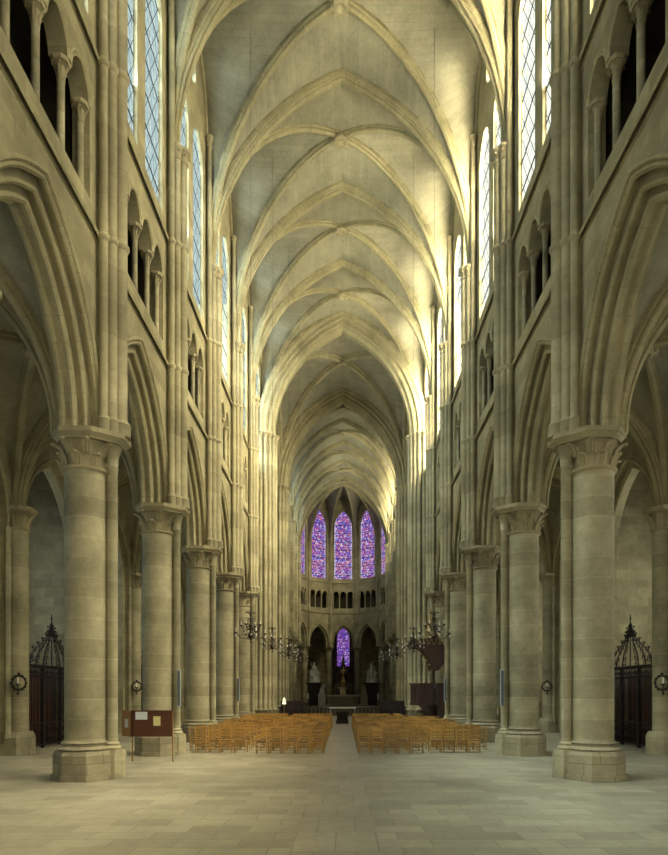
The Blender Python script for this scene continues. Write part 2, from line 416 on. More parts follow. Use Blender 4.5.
for side, nm in ((-1, 'left'), (1, 'right')):
    for i, y in enumerate(NAVE):
        c = col0 if first else copy_tree(col0); first = False
        c.location = (side * PX, y, 0); c.rotation_euler = (0, 0, 0 if side < 0 else pi)
        if i < 3:
            lab = (f'round stone column on the {nm} of the nave, only its base corner showing at the photo edge' if i == 2 else
                   f'round stone column on the {nm} of the nave, {"beside the viewpoint" if i == 1 else "against the west wall"}')
        else:
            extra = {(-1, 3): ', left of the notice board', (-1, 4): ', standing behind the notice board', (1, 4): ', with a column loudspeaker on its nave side',
                     (1, 7): ', behind the dark pulpit'}.get((side, i), '')
            lab = f'thick round stone column, {ordn[i-3]} from the front on the {nm} side of the nave{extra}'
        tag(c, lab, 'column', 'round nave columns')

# compound crossing piers
def make_crossing_pier():
    """nave-facing side +x, y symmetric"""
    root = empty('compound_pier')
    sh = []
    # stepped core with shafts: crossing face pushes out to x=+1.5
    core = [(-1.35, -.95), (.55, -.95), (.55, -.80), (1.0, -.80), (1.0, -.50), (1.30, -.50), (1.30, .50), (1.0, .50), (1.0, .80), (.55, .80), (.55, .95), (-1.35, .95)]
    b = MB(); b.prism([(x*1.0, y*1.0) for x, y in core], .9, ZV + .1); b.build('core', M_WALL, root)
    b = MB(); b.prism([(x*1.12 + .02, y*1.14) for x, y in core], 0, .75); b.prism([(x*1.12 + .02, y*1.14) for x, y in core], .75, .9, scale_top=.93); b.build('plinth', M_BASE, root)
    spots = [(1.40, 0, .21), (1.33, -.40, .12), (1.33, .40, .12), (1.10, -.62, .13), (1.10, .62, .13), (.82, -.86, .14), (.82, .86, .14),
             (.50, -1.0, .13), (.50, 1.0, .13), (.16, -1.0, .12), (.16, 1.0, .12), (-.2, -1.02, .15), (-.2, 1.02, .15), (-.6, -1.0, .12), (-.6, 1.0, .12), (-1.0, -1.02, .16), (-1.0, 1.02, .16)]
    for x, y, r in spots:
        m = MB(); m.lathe(x, y, [(r*1.6, .9), (r*1.65, .96), (r*1.2, 1.03), (r, 1.08), (r, ZV - .55)], 12); m.build('shaft', M_SHAFT, root)
    c = MB()
    for x, y, r in spots:
        c.lathe(x, y, [(r, ZV - .58), (r*1.2, ZV - .55), (r*1.05, ZV - .5), (r*1.1, ZV - .3), (r*1.6, ZV - .12), (r*1.8, ZV - .1), (r*1.8, ZV)], 10)
        for k in range(5):
            a = 2*pi*k/5; c.ball((x + r*1.35*cos(a), y + r*1.35*sin(a), ZV - .25), r*.35, 5, 4)
    c.build('capital', M_CAP, root)
    return root
cp = make_crossing_pier(); first = True
for yy, w in ((XW, 'west'), (XE, 'east')):
    for side, nm in ((-1, 'left'), (1, 'right')):
        c = cp if first else copy_tree(cp); first = False
        c.location = (side*(6.42 if w == 'west' else 6.55), yy, 0); c.rotation_euler = (0, 0, 0 if side < 0 else pi)
        tag(c, f'tall clustered-shaft stone pier at the {"near" if w == "west" else "far"} {nm} corner of the crossing', 'pier', 'crossing piers')

# choir columns (thinner) and apse columns
def make_choir_column(r=.42):
    root = empty('choir_column')
    b = MB(); b.prism(octo(r + .22), 0, .7); b.lathe(0, 0, [(r + .16, .7), (r + .18, .76), (r + .05, .85), (r, .92)], 20); b.build('plinth', M_BASE, root)
    b = MB(); b.lathe(0, 0, [(r, .92), (r, 7.85)], 24, cap=False); b.build('shaft', M_COL, root)
    capital_mb(7.85, 8.6, r, r + .25, leaves=8, seg=20).build('capital', M_CAP, root)
    return root
cc = make_choir_column(); first = True
ao = ['first', 'second', 'third', 'fourth']
for side, nm in ((-1, 'left'), (1, 'right')):
    for i, y in enumerate(CH[1:]):
        c = cc if first else copy_tree(cc); first = False
        c.location = (side * PX, y, 0)
        tag(c, f'round choir column, {ao[i]} beyond the crossing on the {nm}', 'column', 'choir columns')
RA = 6.3
apse_ang = [radians(a) for a in (-90, -54, -18, 18, 54, 90)]      # angle from +y axis
apc = [(RA*sin(a), AC + RA*cos(a)) for a in apse_ang]
for i, (x, y) in enumerate(apc):
    c = copy_tree(cc); c.location = (x*1.05, AC + (y - AC)*1.05, 0)
    nm = ['outermost left', 'left', 'immediate left', 'immediate right', 'right', 'outermost right'][i]
    tag(c, f'slim column of the curved east end, {nm} of the axial window', 'column', 'apse columns')

# ------------------------------------------------------------------ elevation bays
A_AR, R_AR = 2.24, 4.0
def roll(mb, path, r, off): mb.tube([off(p) for p in path], r, 7)

WN = [0]
def window(panes, mat, label, parentless=True):
    WN[0] += 1
    root = empty(f'window_{WN[0]}'); tag(root, label, 'window', None, 'structure')
    for nm, mb in panes: mb.build(nm, mat, root)
    return root
def pane(M, sc, a, zb, zs, R, t, n=8):
    """pointed lancet pane"""
    mb = MB(M); th = math.acos((R - a)/R)
    pts = [(a, zb)] + [(R*cos(th*i/n) - (R - a), zs + R*sin(th*i/n)) for i in range(n + 1)]
    pts = pts + [(-x, z) for x, z in reversed(pts[:-1])]
    mb.face([(sc + x, t, z) for x, z in pts], [(x, z) for x, z in pts]); return mb
def disc(M, sc, zc, r, t, n=24):
    mb = MB(M); pts = [(r*cos(2*pi*i/n), r*sin(2*pi*i/n)) for i in range(n)]
    mb.face([(sc + x, t, zc + z) for x, z in pts], [(x, z + zc) for x, z in pts]); return mb

def arcade_solid(sc, half, a, R, d, ztop, zs=ZS, st=0):
    f = arch(a, R, d)
    def sol(s):
        x = s - sc
        return [(zs + (f(x) + st if abs(x) < a + d else 0), ztop)]
    return sol

col_proto = {}
def colonnette(parent, x, y, z0, h, r, capr, caph):
    k = (h, r)
    if k not in col_proto:
        o = colonnette_proto(h, r, capr, caph).build('colonnette', M_COL, parent)
        c = capital_mb(h, h + caph, r, capr, leaves=5, seg=10, tiers=1).build('capital', M_CAP, o)
        col_proto[k] = o
    else:
        o = copy_tree(col_proto[k], parent)
    o.location = (x, y, z0); return o

def elevation(M, sc, half, wallmb, parent, glass, side, detail, wlabel, rose=True):
    """one bay of arcade, triforium and clerestory centred at sc, in local coords"""
    S0, S1 = sc - half, sc + half; k = half / 2.9
    a = A_AR - (2.9 - half); R = R_AR * a / A_AR
    # arcade wall, three orders towards the nave, two towards the aisle
    for (t0, t1, d) in ((W, W + .2, .50), (W + .2, W + .40, .26), (W + .40, W + .74, .0), (W + .74, W + .95, .26)):
        brk = [S0] + span(sc, a + d, 12) + [S1]
        pwall(wallmb, t0, t1, brk, arcade_solid(sc, half, a, R, d, ZT))
    mo = MB(M)
    for d, r, t in ((.56, .055, W - .01), (.47, .07, W + .06), (.24, .07, W + .25), (.03, .085, W + .44), (.03, .085, W + .70)):
        for seg in (arch_path(a, R, d, 14),):
            mo.tube([(sc + x, t, ZS + z) for x, z in seg], r, 7)
    # hood mould
    mo.build('arcade_arch_molding', M_RIB, parent)
    # triforium
    NA = 4; pitch = (2*half - 1.4) / NA; oa = pitch/2 - .12; oR = oa*1.5; zsp = 16.25; zb = 14.05
    cen = [sc + pitch*(i - (NA-1)/2) for i in range(NA)]
    H = pitch*NA/2 - .05
    f = arch(oa, oR)
    def sol(s):
        if abs(s - sc) > H: return [(ZT, ZC)]
        c = min(cen, key=lambda q: abs(q - s))
        return [(ZT, zb), (zsp + f(s - c), ZC)]
    brk = sorted([S0, S1, sc - H, sc + H] + [q for c in cen for q in span(c, oa, 6)])
    pwall(wallmb, W, W + .42, brk, sol)
    tm = MB(M)
    for c in cen:
        tm.tube([(c + x, W + .02, zsp + z) for x, z in arch_path(oa, oR, .09, 8)], .05, 6)
    tm.build('triforium_arch_molding', M_RIB, parent)
    for i in range(NA + 1):
        s = sc + pitch*(i - NA/2); s = max(sc - H + .07, min(sc + H - .07, s)) if i in (0, NA) else s
        p = M((s, W + .2, 0)); colonnette(parent, p[0], p[1], zb, 1.75, .085, .19, .45)
    # clerestory
    la, lR, lz, lb = .85*k, 1.15*k, 24.6, 18.35
    fl = arch(la, lR); lc = [sc - 1.2*k, sc + 1.2*k]; rr = .85*k; rz = 27.75
    def sol2(s):
        out = []; z = ZC
        for c in lc:
            if abs(s - c) < la: out.append((z, lb)); z = lz + fl(s - c)
        if abs(s - sc) < rr and rose:
            h = sqrt(rr*rr - (s - sc)**2); out.append((z, rz - h)); z = rz + h
        out.append((z, ZTOP + .5)); return out
    brk = sorted(set([S0, S1] + [q for c in lc for q in span(c, la, 6)] + ([q for q in span(sc, rr, 6)] if rose else [])))
    pwall(wallmb, W, W + .13, brk, sol2)
    # sloping sill
    for c in lc:
        wallmb.face([(c - la, W, lb - .25), (c + la, W, lb - .25), (c + la, W + .12, lb), (c - la, W + .12, lb)])
    ps = [('pane', pane(M, c, la, lb, lz, lR, W + .11)) for c in lc]
    if rose: ps.append(('oculus_pane', disc(M, sc, rz, rr, W + .11)))
    window(ps, glass, wlabel)
    # wall rib roll
    wr = MB(M)
    pts = []
    for i in range(-14, 15):
        v = i/14*.92; pts.append((sc + v*half, W - .04, ZV + (ZTOP - ZV)*WL(abs(v)) - .12))
    wr.tube(pts, .09, 7)
    wr.build('wall_rib', M_RIB, parent)
    # passage behind triforium
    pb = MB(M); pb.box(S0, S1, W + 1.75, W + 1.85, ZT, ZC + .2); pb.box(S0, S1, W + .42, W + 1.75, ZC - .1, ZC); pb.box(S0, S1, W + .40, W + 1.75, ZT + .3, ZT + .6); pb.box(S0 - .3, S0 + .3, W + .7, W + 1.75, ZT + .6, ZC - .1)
    pb.build('triforium_back_wall', M_PASSAGE_SHADE, parent)
    # string courses
    sm = MB(M)
    for z in (ZT, ZC):
        prof = [(W - .10, z - .04), (W - .13, z + .03), (W - .10, z + .09), (W, z + .12), (W + .02, z - .12), (W - .04, z - .10)]
        sm.grid([[(s, t, zz) for t, zz in prof] for s in (S0, S1)], [[(i*.05, s) for i in range(len(prof))] for s in (S0, S1)], False)
    sm.build('string_course', M_RIB, parent)

def WL(v):
    c = .92
    if v <= c:
        a, h = 1.0, 1.15; R = (h*h + a*a)/(2*a); u = v/c
        return .62 + .38*sqrt(max(0, R*R - (u*a + R - a)**2))/h
    return .62*(1 - v)/(1 - c)

def respond(M, s, parent, z0=ZS, bundle=5):
    """wall shafts rising from the abacus to the vault"""
    mb = MB(M)
    mb.box(s - .30, s + .30, W - .26, W + .02, z0, ZV)
    sp = [(0, W - .47, .16, ZV - .45), (-.21, W - .33, .12, ZV - .45), (.21, W - .33, .12, ZV - .45)]
    sp += [(-.36, W - .18, .105, ZV + (ZTOP - ZV)*.62 - .3), (.36, W - .18, .105, ZV + (ZTOP - ZV)*.62 - .3)]
    for q, t, r, zt in sp:
        prof = [(r*1.5, z0), (r*1.5, z0 + .28), (r*1.6, z0 + .30), (r*1.2, z0 + .38), (r, z0 + .42)]
        for z in (ZT, ZC): prof += [(r, z - .10), (r + .035, z - .06), (r + .055, z), (r + .04, z + .05), (r, z + .09)]
        prof += [(r, zt)]
        mb.lathe(s + q, t, prof, 12)
    mb.build('wall_shafts', M_SHAFT, parent)
    cm = MB(M)
    for q, t, r, zt in sp:
        cm.lathe(s + q, t, [(r, zt - .04), (r*1.25, zt), (r*1.05, zt + .05), (r*1.1, zt + .2), (r*1.65, zt + .34), (r*1.75, zt + .36), (r*1.75, zt + .45), (r*1.2, zt + .46)], 10)
        for k in range(5):
            a = 2*pi*k/5; cm.ball((s + q + r*1.38*cos(a), t + r*1.38*sin(a), zt + .25), r*.33, 5, 4)
    cm.build('shaft_capital', M_CAP, parent)

# nave walls
for M, nm, glass in ((left, 'left', G_LEFT), (right, 'right', G_RIGHT)):
    wr_ = empty('wall_' + nm); tag(wr_, f'tall three-storey {nm} wall of the nave with arcade, triforium and clerestory', 'wall', None, 'structure')
    wm = MB(M)
    for i in range(len(NAVE)):
        s0 = NAVE[i]; s1 = NAVE[i+1] if i < len(NAVE) - 1 else XW
        place = ['above the viewpoint', 'above the viewpoint, second bay', 'in the bay cut by the photo edge', 'in the nearest full bay', 'in the second full bay',
                 'in the third full bay', 'in the fourth full bay', 'in the bay beside the crossing'][i]
        elevation(M, (s0 + s1)/2, (s1 - s0)/2, wm, wr_, glass, nm, 2, f'pair of tall leaded lancets with round light high on the {nm} wall, {place}')
        respond(M, s0, wr_)
    wm.build('wall_masonry', M_WALL, wr_)
    wc = empty('wall_choir_' + nm); tag(wc, f'{nm} wall of the choir beyond the crossing', 'wall', None, 'structure')
    wm = MB(M)
    for i in range(len(CH)):
        s0 = CH[i]; s1 = CH[i+1] if i < len(CH) - 1 else AC
        if s1 - s0 > 4:
            elevation(M, (s0 + s1)/2, (s1 - s0)/2, wm, wc, glass, nm, 1, f'pair of tall lancets high on the {nm} choir wall, {ao[min(i,3)]} bay beyond the crossing')
        else: wm.box(s0, s1, W, W + .5, ZS, ZTOP + .5)
        if i: respond(M, s0, wc)
    wm.build('wall_masonry', M_WALL, wc)

# apse facets
wa = empty('wall_apse'); tag(wa, 'curved east wall of the apse with arches, triforium and stained glass', 'wall', None, 'structure')
wm = MB(ID)
for i in range(5):
    am = (apse_ang[i] + apse_ang[i+1])/2; ap = 6.0*cos(radians(18)) + .0; half = 6.0*sin(radians(18))
    def M(p, am=am, ap=ap):
        s, t, z = p; x = s*cos(am) + (t - W + ap)*sin(am); y = AC - s*sin(am) + (t - W + ap)*cos(am); return (x, y, z)
    m = MB(M)
    a = half - .50; R = a*1.8; ST = .75
    for t0, t1, d in ((W, W + .25, .22), (W + .25, W + .75, 0)):
        e0 = half + (t0 - W)*.32
        pwall(m, t0, t1, [-e0] + span(0, a + d, 8) + [e0], arcade_solid(0, half, a, R, d, ZT, st=ST))
    # triforium
    NA = 3; pitch = (2*half - .7)/NA; oa = pitch/2 - .1; oR = oa*1.4; H = pitch*NA/2 - .05; cen = [pitch*(k - 1) for k in range(3)]; f = arch(oa, oR)
    def sol(s):
        if abs(s) > H: return [(ZT, ZC)]
        c = min(cen, key=lambda q: abs(q - s)); return [(ZT, 14.1), (16.0 + f(s - c), ZC)]
    pwall(m, W, W + .42, sorted([-half, half, -H, H] + [q for c in cen for q in span(c, oa, 5)]), sol)
    # window
    la, lR, lb, lz = 1.25, 2.9, 18.25, 25.5; fl = arch(la, lR)
    pwall(m, W, W + .6, sorted([-half, half] + span(0, la, 8)), lambda s: [(ZC, lb), (lz + fl(s), ZTOP + .6)] if abs(s) < la else [(ZC, ZTOP + .6)])
    m.build('wall_masonry', M_WALL, wa)
    mo = MB(M)
    for d, r, t in ((.26, .06, W), (.02, .08, W + .28)): mo.tube([(x, t, ZS + ST + z) for x, z in arch_path(a, R, d, 10)], r, 6)
    for c in cen: mo.tube([(c + x, W + .02, 16.0 + z) for x, z in arch_path(oa, oR, .07, 6)], .04, 5)
    mo.tube([(x, W, lz + z) for x, z in arch_path(la, lR, .05, 8)], .07, 6)
    for sx in (-1, 1): mo.tube([(sx*(la + .05), W, lb), (sx*(la + .05), W, lz)], .07, 6)
    mo.build('arch_molding', M_RIB, wa)
    for q in range(4):
        s = pitch*(q - 1.5); s = max(-H + .06, min(H - .06, s)); p = M((s, W + .2, 0)); colonnette(wa, p[0], p[1], 14.1, 1.6, .075, .15, .33)
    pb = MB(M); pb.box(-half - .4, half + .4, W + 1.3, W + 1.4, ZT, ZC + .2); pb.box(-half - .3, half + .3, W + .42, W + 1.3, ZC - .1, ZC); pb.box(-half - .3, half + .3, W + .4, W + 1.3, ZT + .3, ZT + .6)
    pb.build('triforium_back_wall', M_PASSAGE_SHADE, wa)
    sm = MB(M)
    for z in (ZT, ZC):
        prof = [(W - .10, z - .04), (W - .13, z + .03), (W - .10, z + .09), (W, z + .12), (W + .02, z - .12), (W - .04, z - .10)]
        sm.grid([[(s, t, zz) for t, zz in prof] for s in (-half, half)], [[(k*.05, s) for k in range(len(prof))] for s in (-half, half)], False)
    sm.build('string_course', M_RIB, wa)
    nm = ['far left', 'left', 'central', 'right', 'far right'][i]
    window([('stained_pane', pane(M, 0, la, lb, lz, lR, W + .25, 12))], G_APSE, f'tall stained-glass lancet, {nm} one of the five in the apse')
for i, a in enumerate(apse_ang):
    def M(p, a=a):
        s, t, z = p; return (s*cos(a) + (t - W + 6.0)*sin(a), AC - s*sin(a) + (t - W + 6.0)*cos(a), z)
    m = MB(M); 
    for q, t, r in ((0, W - .22, .14), (-.2, W - .08, .09), (.2, W - .08, .09)):
        prof = [(r*1.5, ZS), (r*1.5, ZS + .2), (r, ZS + .3)]
        for z in (ZT, ZC): prof += [(r, z - .1), (r + .05, z), (r, z + .1)]
        prof += [(r, ZV - .3), (r*1.3, ZV - .1), (r*1.6, ZV)]
        m.lathe(q, t, prof, 10)
    m.build('wall_shafts', M_SHAFT, wa)

# ------------------------------------------------------------------ vaults
def pprof(a, h):
    R = (h*h + a*a)/(2*a)
    return lambda u: sqrt(max(0, R*R - (abs(u)*a + R - a)**2))/h
RIBP = lambda w, h: [(-w, -.1), (-w, .35*h), (-.80*w, .50*h), (-.92*w, .64*h), (-.78*w, .80*h), (-.52*w, .76*h), (-.42*w, .58*h), (-.34*w, .86*h), (0, h), (.34*w, .86*h), (.42*w, .58*h),
                     (.52*w, .76*h), (.78*w, .80*h), (.92*w, .64*h), (.80*w, .50*h), (w, .35*h), (w, -.1)]
DIAP = lambda w, h: [(-w, -.1), (-w, .3*h), (-.6*w, .42*h), (-.75*w, .62*h), (-.6*w, .85*h), (0, h), (.6*w, .85*h), (.75*w, .62*h), (.6*w, .42*h), (w, .3*h), (w, -.1)]
def dg(t): return sqrt(max(0, 1 - t*t))
def vault(parent, cx, cy, a, b, z0, h, Tf=None, Wf=None, ribs=(1, 1), rw=.23, rh=.36, dw=.15, dh=.28, boss=True, name='vault_web', ext=0, res=1):
    Tf = Tf or pprof(a, h); Wf = Wf or WL
    m = MB()
    us = [-cos(pi*i/(20*res)) if True else 0 for i in range(20*res + 1)]
    vs = sorted(set([round(x, 4) for x in ([-1, -.985, -.97, -.95, -.93, -.92, -.9] + [i/12*.88 for i in range(-12, 13)] + [.9, .92, .93, .95, .97, .985, 1])]))
    rs = [i/6 for i in range(7)]
    def arcl(f, sc):
        def g(q):
            n = 12; L = 0; p = None
            for i in range(n + 1):
                x = q*i/n; z = f(x)*h
                if p: L += math.hypot((x - p[0])*sc, z - p[1])
                p = (x, z)
            return L
        return g
    la, lb = arcl(Tf, a), arcl(lambda x: dg(abs(x)), b)
    for sgn in (-1, 1):
        P, U = [], []
        for u in us:
            row, ur = [], []
            for r in rs:
                v = abs(u) + (1 - abs(u))*r; w = dg(abs(u))*(1 - r) + Tf(u)*r
                row.append((cx + a*u, cy + sgn*b*v, z0 + h*w)); ur.append((sgn*b*v + cy, la(u) + 40))
            P.append(row); U.append(ur)
        m.grid(P, U)
        P, U = [], []
        for v in vs:
            row, ur = [], []
            for r in rs:
                u = abs(v) + (1 - abs(v))*r; w = dg(abs(v))*(1 - r) + Wf(abs(v))*r
                row.append((cx + sgn*a*u, cy + b*v, z0 + h*w)); ur.append((sgn*a*u + 70, lb(v)))
            P.append(row); U.append(ur)
        m.grid(P, U)
    m.build(name, M_WEB, parent)
    n = 28
    tt = [-cos(pi*i/n) for i in range(n + 1)]
    for sgn, on in zip((-1, 1), ribs):
        if on:
            rb = MB(); rb.sweep([(cx + a*u, cy + sgn*b, z0 + h*Tf(u)) for u in tt], RIBP(rw, rh), (0, 1, 0), (cx, cy + sgn*b, z0)); rb.build('transverse_rib', M_VRIB, parent)
    for sg in (-1, 1):
        L = math.hypot(a, b); B = (-sg*b/L, a/L, 0)
        rb = MB(); rb.sweep([(cx + a*u, cy + sg*b*u, z0 + h*dg(abs(u))) for u in tt], DIAP(dw, dh), B, (cx, cy, z0)); rb.build('diagonal_rib', M_VRIB, parent)
    if boss:
        bo = MB(); zc = z0 + h - dh
        bo.lathe(cx, cy, [(.30, zc + .1), (.36, zc), (.33, zc - .10), (.20, zc - .14), (.14, zc - .08), (.05, zc - .04)], 16)
        for k in range(8):
            aa = 2*pi*k/8; bo.ball((cx + .34*cos(aa), cy + .34*sin(aa), zc - .05), .10, 6, 4)
        bo.build('boss', M_CAP, parent)

ceil = empty('ceiling'); tag(ceil, 'pointed rib vault over the nave, crossing and choir', 'ceiling', None, 'structure')
for i in range(len(NAVE)):
    s0 = NAVE[i]; s1 = NAVE[i+1] if i < len(NAVE) - 1 else XW
    vault(ceil, 0, (s0 + s1)/2, W, (s1 - s0)/2, ZV, ZTOP - ZV, ribs=(1, 0))
# crossing
cx_b = (XE - XW)/2; cyc = (XE + XW)/2
hT = ZTOP - ZV
vault(ceil, 0, cyc, W, cx_b, ZV, hT, Wf=pprof(cx_b, hT), ribs=(0, 0), dw=.24, dh=.4)
def big_arch(M, sc, a, z0, h, label):
    """heavy multi-order arch"""
    n = 30; R = (h*h + a*a)/(2*a); pts = arch_path(a, R, 0, n//2)
    mb = MB(M)
    hp = [(-.85, -.2), (-.85, .08), (-.76, .16), (-.72, .28), (-.82, .36), (-.80, .46), (-.66, .48), (-.60, .40), (-.56, .56), (-.62, .68), (-.56, .80), (-.42, .78), (-.38, .66), (-.34, .88), (-.24, 1.04), (-.08, 1.05)]
    pr = hp + [(-x, y) for x, y in reversed(hp)]
    mb.sweep([(x, sc, z0 + z) for x, z in pts], pr, (0, 1, 0), (0, sc, z0)); mb.build('crossing_arch', M_VRIB, ceil)
big_arch(ID, XW, W + .02, ZV, hT, '')
big_arch(ID, XE, W + .02, ZV, hT, '')
for sd in (-1, 1):
    def MT(p, sd=sd): return (sd*p[1], cyc + p[0], p[2])
    big_arch(MT, W + .3, cx_b, ZV, hT, '')
for i in range(len(CH)):
    s0 = CH[i]; s1 = CH[i+1] if i < len(CH) - 1 else AC
    vault(ceil, 0, (s0 + s1)/2, W, (s1 - s0)/2, ZV, ZTOP - ZV, ribs=(0 if i == 0 else 1, 1 if i == len(CH) - 1 else 0))
# apse vault
for i in range(5):
    a0, a1 = apse_ang[i], apse_ang[i+1]
    p0 = (6.0*sin(a0), 6.0*cos(a0)); p1 = (6.0*sin(a1), 6.0*cos(a1))
    m = MB(); P, U = [], []
    for k in range(-16, 17):
        s = k/16; c = tuple(p0[j]*(1 - s)/2 + p1[j]*(1 + s)/2 for j in (0, 1)); row, ur = [], []
        for q in range(11):
            t = q/10; v = abs(s)*t
            w = dg(t)**1.0 if abs(s) > .999 else (dg(v)*(1 - (t - v)/(1 - v + 1e-9)) + WL(abs(s))*((t - v)/(1 - v + 1e-9)))
            row.append((c[0]*t, AC + c[1]*t, ZV + hT*w)); ur.append((t*6, s*3*t))
        P.append(row); U.append(ur)
    m.grid(P, U); m.build('vault_web', M_WEB, ceil)
for a in apse_ang:
    B = (cos(a), -sin(a), 0)
    m = MB(); m.sweep([(6.0*sin(a)*sin(pi/2*k/16), AC + 6.0*cos(a)*sin(pi/2*k/16), ZV + hT*cos(pi/2*k/16)) for k in range(17)], DIAP(.16, .32), B, (0, AC, ZV)); m.build('radial_rib', M_VRIB, ceil)
m = MB(); m.lathe(0, AC, [(.3, ZTOP - .2), (.34, ZTOP - .35), (.1, ZTOP - .45)], 14); m.build('boss', M_CAP, ceil)

# aisles ------------------------------------------------------------
AIN = W + .95
acx, aa = (AIN + OUT)/2, (OUT - AIN)/2
WA = lambda v: .0 + sqrt(max(0, 1 - v**2.2))*1.0
for sd, M, nm, gl in ((-1, left, 'left', G_CHAPL), (1, right, 'right', G_CHAPR)):
    ce = empty('ceiling_aisle_' + nm); tag(ce, f'low rib vault over the {nm} aisle', 'ceiling', None, 'structure')
    wl = empty('wall_aisle_' + nm); tag(wl, f'outer wall of the {nm} aisle opening into side chapels', 'wall', None, 'structure')
    m = MB(M); lines = NAVE + [XW]
    for i in range(len(lines) - 1):
        s0, s1 = lines[i], lines[i+1]; sc = (s0 + s1)/2; hf = (s1 - s0)/2
        vault(ce, sd*acx, sc, aa, hf, ZS, 4.1, Tf=pprof(aa, 4.1), Wf=lambda v: pprof(2.9, 4.1)(v), ribs=(1, 0), rw=.26, rh=.34, dw=.15, dh=.26)
        a, R = 2.15, 3.4
        for t0, t1, d in ((OUT, OUT + .25, .26), (OUT + .25, OUT + .6, 0)):
            def sl(s, d=d):
                x = abs(s - sc)
                return [(ZS - .6 + arch(a, R, d)(x), 13.2)] if x < a + d else [(0, 13.2)]
            pwall(m, t0, t1, sorted([s0, s1] + span(sc, a + d, 10)), sl)
        mo = MB(M)
        for d, r, t in ((.28, .06, OUT - .01), (.02, .08, OUT + .29)):
            mo.tube([(sc + x, t, ZS - .6 + z) for x, z in arch_path(a, R, d, 12)], r, 6)
        mo.build('chapel_arch_molding', M_RIB, wl)
        # chapel: back wall with window, cross walls, roof
        wy0, wy1 = 3.4, 9.0
        la, lR = .62, .95; lcs = (sc - .85, sc + .85)
        def s2(s):
            for c in lcs:
                if abs(s - c) < la: return [(0, wy0), (wy1 + arch(la, lR)(s - c), 12.6)]
            return [(0, 12.6)]
        pwall(m, CHAP, CHAP + .5, sorted([s0, s1] + [q for c in lcs for q in span(c, la, 6)]), s2)
        m.box(s1 - .25, s1 + .25, OUT + .6, CHAP + .05, 0, 12.6)
        m.box(s0, s1, OUT + .5, CHAP + .5, 12.5, 12.6)
        if i == 0: m.box(s0 - .25, s0 + .25, OUT + .6, CHAP + .05, 0, 12.6)
        place = ['beside the viewpoint', 'beside the viewpoint, second', 'outside the photo edge', 'nearest behind the iron gate', 'behind the iron gate', 'third', 'fourth', 'nearest the crossing'][i]
        window([('pane', pane(M, c, la, wy0, wy1, lR, CHAP + .25)) for c in lcs], gl, f'pair of chapel lancets in the outer {nm} aisle, {place}')
        # responds on the outer line
        for s in (s0,) + ((s1,) if i == len(lines) - 2 else ()):
            r_ = MB(M)
            r_.prism([(s + x, OUT - .1 + y) for x, y in octo(.50)], 0, .62); r_.prism([(s + x, OUT - .1 + y) for x, y in octo(.50)], .62, .8, scale_top=.86, c=(s, OUT - .1))
            r_.lathe(s, OUT - .1, [(.34, .8), (.34, 7.85)], 20)
            for q in (-.44, .44): r_.lathe(s + q, OUT + .02, [(.16, .6), (.11, .8), (.11, 7.85)], 8)
            r_.build('respond_shaft', M_COL, wl)
            pc = M((s, OUT - .1, 0)); c = capital_mb(7.85, 8.6, .34, .56, leaves=8, seg=20).build('respond_capital', M_CAP, wl); c.location = (pc[0], pc[1], 0)
    m.build('wall_masonry', M_WALL, wl)
    # choir aisle + aisle end + transept
    wt = empty('wall_transept_' + nm); tag(wt, f'walls of the {nm} transept arm', 'wall', None, 'structure')
    m = MB(M)
    # upper transept west/east walls
    for s in (XW, XE):
        m.box(s - .6, s + .6, W + 1.4, AIN, 13.2, ZTOP + .6)
        m.box(s - .6, s + .6, AIN, 18.0, 12.9, ZTOP + .6)
        m.box(s - .6, s + .6, OUT + .2, 18.0, 0, 12.9)
    m.box(XE, 96, OUT, OUT + .4, 0, 13.2)                    # choir outer wall
    m.box(XE, AC + 3, W + .95, OUT + .2, 13.0, 13.3)         # choir aisle roof
    m.box(XW - .6, XE + .6, 18.0, 18.5, 0, 9.0)
    for s0_, s1_ in ((XW - .6, XW + 1.0), (XE - 1.0, XE + .6)): m.box(s0_, s1_, 18.0, 18.5, 9, ZTOP)
    m.box(XW - .6, XE + .6, 18.0, 18.5, 26, ZTOP + .6)
    m.build('wall_masonry', M_WALL, wt)
    vault(ceil, sd*(W + 6.2), cyc, 5.9, cx_b, ZV, hT, Tf=pprof(5.9, hT), Wf=pprof(cx_b, hT), ribs=(0, 0))
    g = MB(M); g.face([(XW + 1, 18.2, 9), (XE - 1, 18.2, 9), (XE - 1, 18.2, 26), (XW + 1, 18.2, 26)])
    window([('pane', g)], G_TRANS, f'great window closing the {nm} transept')

# west wall
ww = MB()
for sd_ in (-1, 1):
    for xa, xb, za, zb_ in ((6.9, 7.6, 0, 13.4), (10.9, 15, 0, 13.4), (7.6, 10.9, 0, 1.2), (7.6, 10.9, 9.5, 13.4)): ww.box(min(sd_*xa, sd_*xb), max(sd_*xa, sd_*xb), -3.4, -2.9, za, zb_)
ww.box(-7.2, 7.2, -3.4, -2.9, 0, 1.6); ww.box(-7.2, -4.6, -3.4, -2.9, 1.6, 30.5); ww.box(4.6, 7.2, -3.4, -2.9, 1.6, 30.5); ww.box(-4.6, 4.6, -3.4, -2.9, 9, 30.5)
tag(ww.build('wall_west', M_WALL), 'west end wall behind the viewpoint', 'wall', None, 'structure')
g = MB(); g.face([(-4.6, -3.1, 1.6), (4.6, -3.1, 1.6), (4.6, -3.1, 9), (-4.6, -3.1, 9)])
window([('pane', g)], G_WEST_FILL, 'unseen west window behind the viewpoint, set low as frontal fill light')
